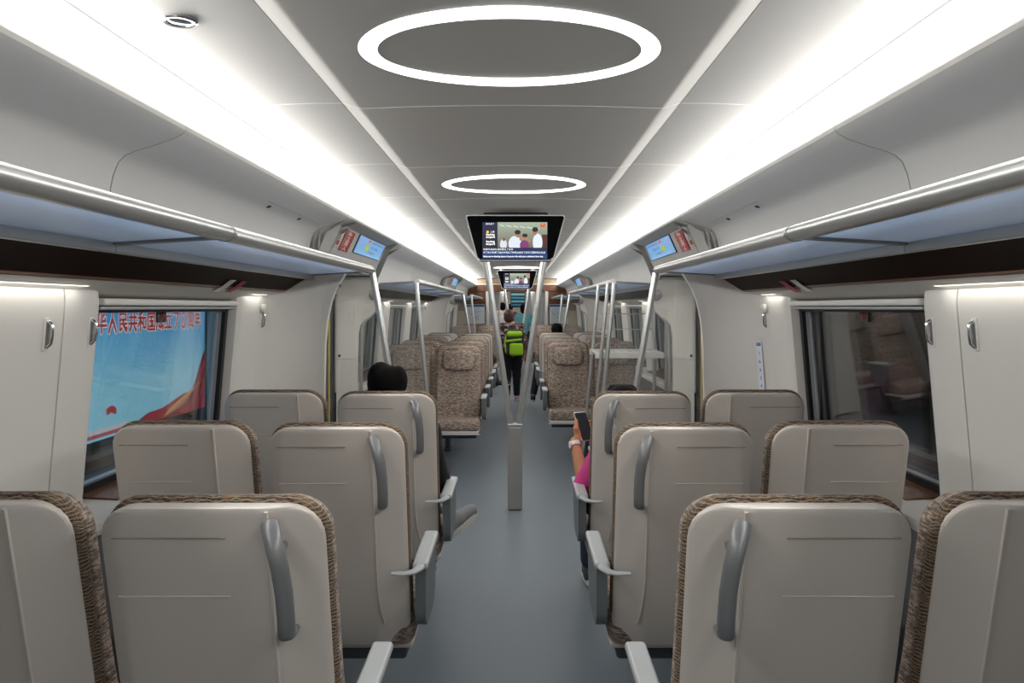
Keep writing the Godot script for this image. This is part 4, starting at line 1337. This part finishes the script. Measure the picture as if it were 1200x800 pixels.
# ---------------------------------------------------------------- hooks, spots, stickers
func small_things() -> void:
	for s in [-1.0, 1.0]:
		# coat hooks: an oval plate with a bar across its hollow
		var spots := [[2.41, 1.418, "on the wide pillar face", 0.0], [2.66, 1.418, "on the pillar edge beside the window", 0.1], [4.43, 1.430, "on the pillar before the door screen", -0.15]]
		for q in spots:
			var x: float = pillar_x(q[1]) - 0.004 + (0.006 if q[3] > 0.2 else 0.0)
			var o := thing("coat_hook", "small oval chrome coat hook %s, %s" % [q[2], bank(s)], "hook", V(x * s, q[1], q[0]))
			o.rotation.z = 0.087 * s
			var pl := MB.new()
			rbox(pl, Vector3(0, 0, 0), Vector3(0.008, 0.100, 0.026), 0.004)
			part(o, "plate", sided(pl, s).mesh(50.0), M.white)
			var hl := MB.new()
			rbox(hl, Vector3(-0.003, 0, 0), Vector3(0.006, 0.084, 0.018), 0.003)
			part(o, "hollow", sided(hl, s).mesh(50.0), M.grip)
			part(o, "bar", sided(tube(MB.new(), [Vector3(-0.003, 0.040, 0), Vector3(-0.016, 0.030, 0), Vector3(-0.018, 0.0, 0), Vector3(-0.016, -0.026, 0), Vector3(-0.004, -0.038, 0)], 0.006, 8), s).mesh(60.0), M.chrome)
		# slit lights in the soffit that wash the pillar heads
		var slits := [[2.0, 2.58, "wide pillar between windows"], [4.16, 4.40, "pillar before the first door screen"], [6.80, 7.08, "pillar past the first doorway"], [8.52, 8.88, "first pillar of the second bay"], [10.32, 10.68, "second pillar of the second bay"], [12.05, 12.25, "pillar before the second doorway"], [14.7, 15.0, "pillar past the second doorway"], [16.6, 16.9, "last pillar before the wooden wall"]]
		for q in slits:
			var dm: float = (q[0] + q[1]) / 2
			var o := thing("slit_light", "narrow white slit light over the %s, %s" % [q[2], bank(s)], "light", V(1.358 * s, 1.570, dm))
			part(o, "slit_case", rbox(MB.new(), Vector3(0, 0.003, 0), Vector3(0.018, 0.008, q[1] - q[0]), 0.002).mesh(), M.white)
			part(o, "lens", rbox(MB.new(), Vector3(0.001, -0.0015, 0), Vector3(0.009, 0.003, q[1] - q[0] - 0.02), 0.001).mesh(), M.spot)
			area_light(V(1.358 * s, 1.5645, dm), Vector3(0.38 * s, -1, 0), Vector3(0, 0, 1), Vector2(q[1] - q[0] - 0.02, 0.009), SLIT_ENERGY * (q[1] - q[0]), Color(1, 0.975, 0.94), "slit_area_light")
		# maintenance catch on the curved panel
		var c := thing("panel_catch", "thin line with two small catches on the curved panel, " + bank(s), "catch", Vector3.ZERO)
		part(c, "groove_cover", sided(rbox(MB.new(), V(1.072, 1.9645, 3.95), Vector3(0.004, 0.003, 0.85), 0.001), s).mesh(), M.grip)
		for d in [3.62, 4.12]:
			part(c, "catch", sided(lathe(MB.new(), V(1.102, 1.954, d), Vector3(-0.3, -1, 0), [Vector2(0.011, -0.004), Vector2(0.011, 0.003), Vector2(0.004, 0.005)], 12), s).mesh(50.0), M.dark)
		# tickets tucked into the soffit
		var tk := [["ffffff", 3.55, "white"], ["c8576a", 3.70, "pink"]]
		for q in tk:
			single("paper_slip", "%s paper slip tucked under the rack edge, %s" % [q[2], bank(s)], "paper", sided(sheet(MB.new(), [Vector2(1.250, 1.6225), Vector2(1.290, 1.592), Vector2(1.330, 1.571)], -0.0012, q[1], q[1] + 0.07), s).mesh(), mat(q[0], 0.7))
	# seat number strip
	var im := Image.create(48, 256, false, Image.FORMAT_RGB8)
	im.fill(Color(0.86, 0.89, 0.93))
	var g := glyphs()
	for k in 3:
		for st in g[[2, 5, 10][k]]: stroke(im, st, Vector2(6 + k * 12, 8), Vector2(1.0, 1.5), 2.0, Color(0.2, 0.3, 0.5))
	for k in 5:
		for st in g[[8, 4, 3, 9, 11][k]]: stroke(im, st, Vector2(18, 54 + k * 40), Vector2(1.2, 1.5), 2.0, Color(0.18, 0.30, 0.52))
	var t := 0.5
	var nrm := Vector3(-cos(t), 0, sin(t))
	single("notice_strip", "narrow white notice strip with blue marks on the curved screen by the dark window", "notice", card(Vector3(-sin(t), 0, -cos(t)) * 0.0225, Vector3(sin(t), 0, cos(t)) * 0.045, Vector3(0.022, -0.29, 0), nrm), printed(im), V(1.379, 1.31, 4.50) + nrm * 0.012)

# ---------------------------------------------------------------- people
var kit := {}

func joined(m: MB, o: MB) -> void:
	var b := m.v.size()
	m.v.append_array(o.v)
	for i in o.t: m.t.append(i + b)

# head at the origin, facing -z
func head_kit() -> void:
	kit.head = body(MB.new(), [
		[Vector3(0, 0.028, 0.010), Vector3(0.076, 0.092, 0.096)], [Vector3(0, -0.045, -0.022), Vector3(0.057, 0.072, 0.066)],
		[Vector3(0, 0.002, -0.082), Vector3(0, -0.026, -0.094), 0.009, 0.013], [Vector3(-0.03, 0.02, -0.078), Vector3(0.03, 0.02, -0.078), 0.010, 0.010],
		[Vector3(-0.018, -0.058, -0.078), Vector3(0.018, -0.058, -0.078), 0.008, 0.008], [Vector3(0, -0.098, -0.062), Vector3(0, -0.098, -0.05), 0.02, 0.02],
		[Vector3(0.078, -0.005, 0.010), Vector3(0.012, 0.030, 0.019)], [Vector3(-0.078, -0.005, 0.010), Vector3(0.012, 0.030, 0.019)],
		[Vector3(0, -0.07, 0.015), Vector3(0, -0.19, 0.030), 0.054, 0.058]], 0.009, 0.014)
	kit.short_hair = body(MB.new(), [[Vector3(0, 0.044, 0.020), Vector3(0.087, 0.090, 0.100)], [Vector3(0, -0.015, 0.052), Vector3(0.080, 0.085, 0.060)],
		[Vector3(-0.04, 0.10, -0.03), Vector3(0.04, 0.10, -0.04), 0.03, 0.03]], 0.009, 0.02)
	kit.tuft_hair = body(MB.new(), [[Vector3(0, 0.044, 0.020), Vector3(0.090, 0.088, 0.100)], [Vector3(0, -0.015, 0.052), Vector3(0.084, 0.085, 0.062)],
		[Vector3(-0.035, 0.075, 0.0), Vector3(0.058, 0.070, 0.080)], [Vector3(0.050, 0.066, 0.02), Vector3(0.042, 0.062, 0.070)]], 0.008, 0.008)
	var eyes := MB.new()
	for s in [-1, 1]: lathe(eyes, Vector3(0.030 * s, 0.004, -0.0795), Vector3(0, 0, -1), [Vector2(0.010, -0.004), Vector2(0.008, 0.001), Vector2(0.002, 0.003)], 10)
	kit.eyes = eyes
	# relaxed right hand: wrist at the origin, fingers along -y, palm towards -x, thumb towards -z
	var pr := [[Vector3(0, 0.02, 0), Vector3(0, -0.02, 0), 0.024, 0.024], [Vector3(0, -0.03, -0.022), Vector3(-0.002, -0.085, -0.028), 0.016, 0.013], [Vector3(0, -0.03, 0.020), Vector3(-0.002, -0.080, 0.026), 0.016, 0.012], [Vector3(0, -0.03, 0), Vector3(-0.002, -0.085, 0), 0.018, 0.014]]
	var lens := [0.068, 0.076, 0.070, 0.054]
	for f in 4:
		var z := -0.028 + 0.0185 * f
		var L: float = lens[f]
		pr.append([Vector3(-0.002, -0.088, z), Vector3(-0.012, -0.088 - L * 0.45, z * 1.05), 0.0088, 0.008])
		pr.append([Vector3(-0.012, -0.088 - L * 0.45, z * 1.05), Vector3(-0.032, -0.088 - L * 0.82, z * 1.05), 0.008, 0.0068])
	pr.append([Vector3(-0.004, -0.030, -0.026), Vector3(-0.020, -0.062, -0.048), 0.0125, 0.0105])
	pr.append([Vector3(-0.020, -0.062, -0.048), Vector3(-0.028, -0.092, -0.050), 0.0105, 0.008])
	kit.hand = body(MB.new(), pr, 0.0052, 0.007)

# shoe: heel at the origin, toe along -z, sole at y = 0
func shoe_parts() -> Array:
	if not kit.has("shoe"):
		kit.shoe = body(MB.new(), [[Vector3(0, 0.045, -0.02), Vector3(0, 0.055, -0.10), 0.036, 0.037], [Vector3(0, 0.055, -0.10), Vector3(0.004, 0.042, -0.21), 0.037, 0.034], [Vector3(0, 0.07, -0.03), Vector3(0, 0.085, -0.04), 0.036, 0.036]], 0.009, 0.02)
		var rings := []
		for y in [0.0, 0.012, 0.026, 0.030]:
			var ring := PackedVector3Array()
			for j in 24:
				var t := TAU * j / 24
				var w := 0.040 + 0.006 * cos(t)
				if y == 0.0: w -= 0.004
				ring.append(Vector3(sin(t) * w, y + (0.012 * pow(maxf(0.0, cos(t)), 2) if y < 0.02 else 0.004 * maxf(0.0, cos(t))), -0.112 - cos(t) * (0.142 - (0.004 if y == 0.0 else 0.0))))
			rings.append(ring)
		kit.sole = loft(MB.new(), rings)
		var lc := MB.new()
		for k in 4: tube(lc, [Vector3(-0.022, 0.094 - 0.006 * k, -0.075 - 0.022 * k), Vector3(0, 0.101 - 0.007 * k, -0.08 - 0.022 * k), Vector3(0.022, 0.094 - 0.006 * k, -0.075 - 0.022 * k)], 0.003, 6)
		kit.lace = lc
	return [kit.shoe, kit.sole, kit.lace]

func shoe(parent: Node, at: Vector3, x: Basis, upper: Material, sole: Material) -> void:
	var p := shoe_parts()
	var tr := Transform3D(x, at)
	var o := part(parent, "shoe", p[0].moved(tr).mesh(60.0), upper)
	part(o, "sole", p[1].moved(tr).mesh(50.0), sole)
	part(o, "lace", p[2].moved(tr).mesh(60.0), M.black)

func towards(dir: Vector3, up := Vector3.UP) -> Basis:
	# a basis whose -z runs along dir
	var z := -dir.normalized()
	var x := up.cross(z).normalized()
	return Basis(x, z.cross(x), z)

# J holds the joints in world space; look says which clothes
func figure(label: String, J: Dictionary, look: Dictionary) -> Node3D:
	var cell: float = look.get("cell", 0.014)
	var o := thing("person", label, "person", J.base)
	var inv := -Vector3(J.base)
	var q := func(n): return J[n] + inv
	var m := MB.new()
	var pr := []
	pr.append([q.call("neck"), q.call("chest"), 0.055, 0.10])
	pr.append([q.call("chest"), q.call("pelvis"), 0.115, 0.115])
	pr.append([q.call("shoulder_l"), q.call("shoulder_r"), 0.055, 0.055])
	pr.append([q.call("hip_l"), q.call("hip_r"), 0.085, 0.085])
	for s in ["_l", "_r"]:
		pr.append([q.call("shoulder" + s), q.call("elbow" + s), 0.046, 0.038])
		pr.append([q.call("elbow" + s), q.call("wrist" + s), 0.037, 0.024])
		pr.append([q.call("hip" + s), q.call("knee" + s), 0.078, 0.052])
		pr.append([q.call("knee" + s), q.call("ankle" + s), 0.050, 0.034])
	body(m, pr, cell, 0.03)
	var ht := Transform3D(J.get("head_turn", Basis.IDENTITY).scaled(Vector3.ONE * look.get("head", 1.0)), q.call("head"))
	joined(m, kit.head.moved(ht))
	for s in ["_l", "_r"]:
		if J.has("hand" + s): joined(m, J["hand" + s].moved(Transform3D(Basis.IDENTITY, inv)))
		else:
			var d: Vector3 = (q.call("wrist" + s) - q.call("elbow" + s)).normalized()
			var y := -d
			var x := (Vector3.RIGHT - y * y.x).normalized()
			var h: MB = kit.hand if s == "_r" else kit.hand.mirror()
			joined(m, h.moved(Transform3D(Basis(x, y, x.cross(y)), q.call("wrist" + s))))
	part(o, "body", m.mesh(70.0), look.get("skin", M.skin))
	part(o, "hair", look.get("hair_shape", kit.short_hair).moved(ht).mesh(70.0), look.get("hair", M.hair))
	part(o, "eyes", kit.eyes.moved(ht).mesh(70.0), M.black)
	# shirt
	var sh := []
	sh.append([q.call("neck") + Vector3(0, -0.045, 0.0), q.call("chest"), 0.070, 0.118])
	sh.append([q.call("chest"), q.call("pelvis"), 0.132, 0.132])
	sh.append([q.call("shoulder_l"), q.call("shoulder_r"), 0.068, 0.068])
	for s in ["_l", "_r"]:
		var reach: float = look.get("sleeve", 0.6)
		var e: Vector3 = q.call("shoulder" + s).lerp(q.call("elbow" + s), minf(reach, 1.0))
		sh.append([q.call("shoulder" + s), e, 0.064, 0.056])
		if reach > 1.0: sh.append([e, q.call("elbow" + s).lerp(q.call("wrist" + s), reach - 1.0), 0.055, 0.036])
	part(o, "shirt", body(MB.new(), sh, cell, 0.03).mesh(70.0), look.shirt)
	var tr := [[q.call("hip_l"), q.call("hip_r"), 0.100, 0.100], [q.call("pelvis"), q.call("pelvis") + Vector3(0, 0.02, 0), 0.128, 0.125]]
	for s in ["_l", "_r"]:
		tr.append([q.call("hip" + s), q.call("knee" + s), 0.094, 0.068])
		var e: Vector3 = q.call("knee" + s).lerp(q.call("ankle" + s), look.get("leg", 0.9))
		tr.append([q.call("knee" + s), e, 0.066, 0.052])
	part(o, "trousers", body(MB.new(), tr, cell, 0.03).mesh(70.0), look.trousers)
	for s in ["_l", "_r"]:
		var a: Vector3 = q.call("ankle" + s)
		var b: Basis = J.get("foot" + s, J.get("foot", Basis.IDENTITY))
		shoe(o, a + b * Vector3(0, -0.085, 0.035), b, look.shoes, look.get("sole", M.white))
		if look.has("sock"):
			part(o, "sock", tube(MB.new(), [a + b * Vector3(0, 0.0, -0.005), a + b * Vector3(0, 0.0, -0.005) + (q.call("knee" + s) - a).normalized() * 0.075], 0.041, 12).mesh(60.0), look.sock)
	return o

func standing(x: float, d: float, h: float, turn: float, stride: float, arm := 0.0) -> Dictionary:
	var k := h / 1.70
	var T := Transform3D(Basis(Vector3.UP, turn).scaled(Vector3.ONE * k), V(x, 0, d))
	var J := {base = V(x, 0, d), foot = Basis(Vector3.UP, turn), head_turn = Basis(Vector3.UP, turn)}
	var P := {neck = Vector3(0, 1.45, 0.02), chest = Vector3(0, 1.24, 0.0), pelvis = Vector3(0, 0.96, 0.01), head = Vector3(0, 1.585, -0.02)}
	for s in [-1, 1]:
		var e := "_l" if s < 0 else "_r"
		P["shoulder" + e] = Vector3(0.165 * s, 1.40, 0.01)
		P["elbow" + e] = Vector3(0.235 * s, 1.12, 0.05 - 0.06 * s * stride - 0.1 * arm)
		P["wrist" + e] = Vector3(0.235 * s, 0.90, -0.04 - 0.12 * s * stride - 0.16 * arm)
		P["hip" + e] = Vector3(0.085 * s, 0.92, 0.0)
		P["knee" + e] = Vector3(0.09 * s, 0.50, -0.03 + 0.10 * s * stride)
		P["ankle" + e] = Vector3(0.09 * s, 0.09 / k + 0.0, 0.02 + 0.19 * s * stride)
	for n in P: J[n] = T * P[n]
	return J

func seated(x: float, d: float, top: float, dir: float) -> Dictionary:
	# d: depth of the hips; dir = 1 faces away from the camera, -1 towards it
	var J := {base = V(x, 0.0, d), foot = Basis(Vector3.UP, 0.0 if dir > 0 else PI), head_turn = Basis(Vector3.UP, 0.0 if dir > 0 else PI)}
	var f := func(a, y, b): return V(x + a, y, d + b * dir)
	J.pelvis = f.call(0.0, 0.60, 0.0)
	J.head = f.call(0.0, top - 0.128, -0.09)
	J.neck = f.call(0.0, top - 0.265, -0.10)
	J.chest = f.call(0.0, top - 0.43, -0.07)
	for s in [-1, 1]:
		var e := "_l" if s * dir < 0 else "_r"
		J["shoulder" + e] = f.call(0.165 * s, top - 0.32, -0.09)
		J["elbow" + e] = f.call(0.21 * s, top - 0.57, 0.02)
		J["wrist" + e] = f.call(0.10 * s, 0.68, 0.22)
		J["hip" + e] = f.call(0.09 * s, 0.575, 0.02)
		J["knee" + e] = f.call(0.11 * s, 0.56, 0.42)
		J["ankle" + e] = f.call(0.11 * s, 0.10, 0.46)
	return J

func people() -> void:
	head_kit()
	var charcoal := mat("141518", 0.85)
	# 1: black-haired passenger, ankle resting across the knee, shoe out in the aisle
	var J := seated(-0.575, 3.86, 1.232, 1.0)
	J.head = V(-0.578, 1.104, 3.70)
	J.knee_l = V(-0.66, 0.60, 4.22)
	J.ankle_l = V(-0.334, 0.440, 3.98)
	J.knee_r = V(-0.47, 0.53, 4.26)
	J.ankle_r = V(-0.47, 0.09, 4.30)
	J.foot_l = towards(Vector3(0.56, 0.32, -0.76), Vector3(-0.25, 0.95, 0.1))
	figure("black-haired passenger in black with ankle crossed on the knee, grey trainer in the aisle", J, {cell = 0.013, shirt = charcoal, trousers = charcoal, shoes = mat("7d7f80", 0.8), sole = mat("c9c8c2", 0.6), sock = M.black, hair_shape = kit.tuft_hair, leg = 0.72, sleeve = 1.7, skin = mat("c59672", 0.55)})

	# 2: passenger in pink holding a phone
	J = seated(0.52, 3.86, 1.146, 1.0)
	J.head = V(0.508, 1.010, 3.71)
	J.shoulder_l = V(0.44, 0.845, 3.76)
	J.elbow_l = V(0.338, 0.655, 3.80)
	J.wrist_l = V(0.299, 0.845, 3.93)
	var fu := Vector3(0.85, 0, -0.52).normalized()
	var fv := Vector3(-0.26, 0.88, -0.41).normalized()
	fv = (fv - fu * fv.dot(fu)).normalized()
	var tilt := Basis(fu, fv, fu.cross(fv))
	var pc := V(0.345, 0.914, 3.95)
	# the hand: palm behind the phone, thumb along its near edge, four fingers round the other
	var hp := []
	var at := func(u, v, w): return pc + tilt * Vector3(u, v, w)
	hp.append([J.wrist_l + Vector3(0, -0.02, 0.0), at.call(-0.030, -0.045, -0.020), 0.025, 0.024])
	hp.append([at.call(-0.030, -0.045, -0.020), at.call(-0.026, 0.005, -0.026), 0.022, 0.016])
	hp.append([at.call(-0.020, -0.040, -0.022), at.call(-0.004, 0.0, -0.028), 0.020, 0.014])
	hp.append([at.call(-0.034, -0.040, -0.012), at.call(-0.047, -0.008, 0.002), 0.015, 0.0115])
	hp.append([at.call(-0.047, -0.008, 0.002), at.call(-0.041, 0.030, 0.010), 0.0115, 0.009])
	for f in 4:
		var v := 0.022 - 0.019 * f
		hp.append([at.call(-0.018, v - 0.004, -0.027), at.call(0.018, v + 0.002, -0.021), 0.0095, 0.009])
		hp.append([at.call(0.018, v + 0.002, -0.021), at.call(0.0425, v, -0.010), 0.009, 0.0085])
		hp.append([at.call(0.0425, v, -0.010), at.call(0.041, v - 0.001, 0.0085), 0.0085, 0.007])
	J.hand_l = body(MB.new(), hp, 0.0038, 0.006)
	var pink := mat("d0468f", 0.85)
	var p2 := figure("passenger in a bright pink shirt and white watch holding up a phone", J, {cell = 0.012, shirt = pink, trousers = mat("2c3346", 0.85), shoes = mat("44484c", 0.8), skin = mat("c08560", 0.5), sleeve = 1.0})
	var wd: Vector3 = (J.wrist_l - J.elbow_l).normalized()
	var wc: Vector3 = J.wrist_l - wd * 0.018 - Vector3(J.base)
	var wm := MB.new()
	lathe(wm, wc, wd, [Vector2(0.026, -0.011), Vector2(0.0305, -0.010), Vector2(0.031, 0.0), Vector2(0.0305, 0.010), Vector2(0.026, 0.011)], 20)
	rbox(wm, wc + Vector3(-0.026, 0.0, 0.014), Vector3(0.012, 0.032, 0.030), 0.005)
	part(p2, "watch", wm.mesh(50.0), mat("e8e6e6", 0.4), "white wristwatch")
	var ph := thing("mobile_phone", "slim dark mobile phone with a silver edge held in the hand", "phone", pc)
	ph.basis = tilt
	part(ph, "case", rbox(MB.new(), Vector3.ZERO, Vector3(0.074, 0.150, 0.009), 0.004).mesh(50.0), mat("c9c9cc", 0.3, 0.5))
	part(ph, "screen", rbox(MB.new(), Vector3(0, 0, 0.0042), Vector3(0.069, 0.144, 0.002), 0.0008).mesh(), mat("34373d", 0.12))

	# 3: walker with a lime backpack
	J = standing(-0.075, 12.75, 1.44, 0.0, -0.55, 0.3)
	J.head += Vector3(-0.05, 0, 0)
	var fl := mat("ffffff", 0.9)
	var im := Image.create(128, 128, false, Image.FORMAT_RGB8)
	var rng := RandomNumberGenerator.new()
	rng.seed = 6
	im.fill(Color(0.16, 0.13, 0.14))
	for k in 150: blob(im, Vector2(rng.randi() % 128, rng.randi() % 128), Vector2(4 + rng.randi() % 5, 3 + rng.randi() % 5), [Color(0.80, 0.76, 0.74), Color(0.62, 0.30, 0.32), Color(0.20, 0.16, 0.17), Color(0.72, 0.60, 0.58)][rng.randi() % 4])
	fl.albedo_texture = ImageTexture.create_from_image(im)
	fl.uv1_triplanar = true
	fl.uv1_scale = Vector3(2.4, 2.4, 2.4)
	figure("walking passenger with red-brown hair and flowered shirt wearing the lime backpack", J, {cell = 0.018, shirt = fl, trousers = mat("0d0e13", 0.85), shoes = mat("c9a6a4", 0.7), hair = M.hair_red, head = 0.95, sleeve = 1.5})
	var lime := mat("8fbf1a", 0.7)
	var dark_grey := mat("23262a", 0.8)
	var bp := thing("backpack", "lime green backpack with dark side panels worn by the walking passenger", "backpack", V(-0.03, 0.74, 12.57))
	part(bp, "main_bag", rbox(MB.new(), Vector3(0, 0.21, 0), Vector3(0.29, 0.42, 0.15), 0.07, Basis.IDENTITY, true).mesh(50.0), dark_grey)
	part(bp, "front_pocket", rbox(MB.new(), Vector3(0.025, 0.105, 0.065), Vector3(0.215, 0.20, 0.09), 0.045, Basis.IDENTITY, true).mesh(50.0), lime)
	part(bp, "top_flap", rbox(MB.new(), Vector3(0, 0.345, 0.030), Vector3(0.25, 0.10, 0.13), 0.05, Basis.IDENTITY, true).mesh(50.0), lime)
	part(bp, "middle_band", rbox(MB.new(), Vector3(-0.01, 0.245, 0.055), Vector3(0.25, 0.04, 0.08), 0.018, Basis(Vector3(0, 0, 1), 0.12), true).mesh(50.0), lime)
	part(bp, "side_trim", tube(MB.new(), [Vector3(-0.13, 0.05, 0.03), Vector3(-0.148, 0.20, 0.035), Vector3(-0.12, 0.36, 0.03)], 0.016, 8).mesh(50.0), lime)
	for s in [-1, 1]:
		part(bp, "strap", tube(MB.new(), [Vector3(0.075 * s, 0.40, -0.05), Vector3(0.09 * s, 0.47, -0.12), Vector3(0.10 * s, 0.46, -0.22), Vector3(0.11 * s, 0.30, -0.29), Vector3(0.12 * s, 0.12, -0.22), Vector3(0.11 * s, 0.05, -0.06)], 0.020, 8, -1.0, Vector2(0.35, 1.0), Vector3.UP).mesh(50.0), dark_grey)
	part(bp, "carry_loop", tube(MB.new(), [Vector3(-0.03, 0.40, 0), Vector3(-0.02, 0.435, 0), Vector3(0.02, 0.435, 0), Vector3(0.03, 0.40, 0)], 0.007, 8).mesh(60.0), dark_grey)

	# 4: standing in the gangway in a teal shirt
	figure("standing passenger in a teal blue shirt in the gangway", standing(0.16, 19.4, 1.55, 0.0, 0.1, 0.4), {cell = 0.02, shirt = mat("5fa3ad", 0.85), trousers = mat("15161a", 0.85), shoes = M.black, sleeve = 0.8})
	# 5, 6: further off
	figure("distant passenger in a white shirt standing beyond the gangway", standing(-0.42, 22.6, 1.62, 0.4, 0.1, 0.3), {cell = 0.024, shirt = mat("d8d6d4", 0.85), trousers = mat("2a2c33", 0.85), shoes = M.black, sleeve = 0.7})
	figure("distant passenger in a dark red shirt standing beyond the gangway", standing(-0.20, 24.4, 1.58, -0.5, 0.1, 0.3), {cell = 0.024, shirt = mat("6e2a2c", 0.85), trousers = mat("17181c", 0.85), shoes = M.black, sleeve = 0.7})
	# 7: seated by the second doorway, black hair above the seat, knee out in the aisle
	J = seated(0.60, 12.02, 1.262, 1.0)
	J.knee_l = V(0.34, 0.60, 12.35)
	J.ankle_l = V(0.25, 0.16, 12.12)
	figure("black-haired passenger in dark clothes seated facing the second doorway, %s" % DARK_SIDE, J, {cell = 0.02, shirt = charcoal, trousers = mat("101114", 0.85), shoes = M.black, sleeve = 1.6})
	# 8: seated opposite, foot stretched into the aisle
	J = seated(-0.56, 11.68, 1.12, 1.0)
	J.knee_r = V(-0.36, 0.58, 12.02)
	J.ankle_r = V(-0.30, 0.40, 11.85)
	J.foot_r = towards(Vector3(0.9, 0.1, -0.4))
	J.elbow_r = V(-0.32, 0.72, 11.62)
	figure("seated passenger with bare forearm on the armrest facing the second doorway, %s" % POSTER_SIDE, J, {cell = 0.02, shirt = mat("3a3330", 0.85), trousers = mat("141519", 0.85), shoes = M.black, sleeve = 0.8})
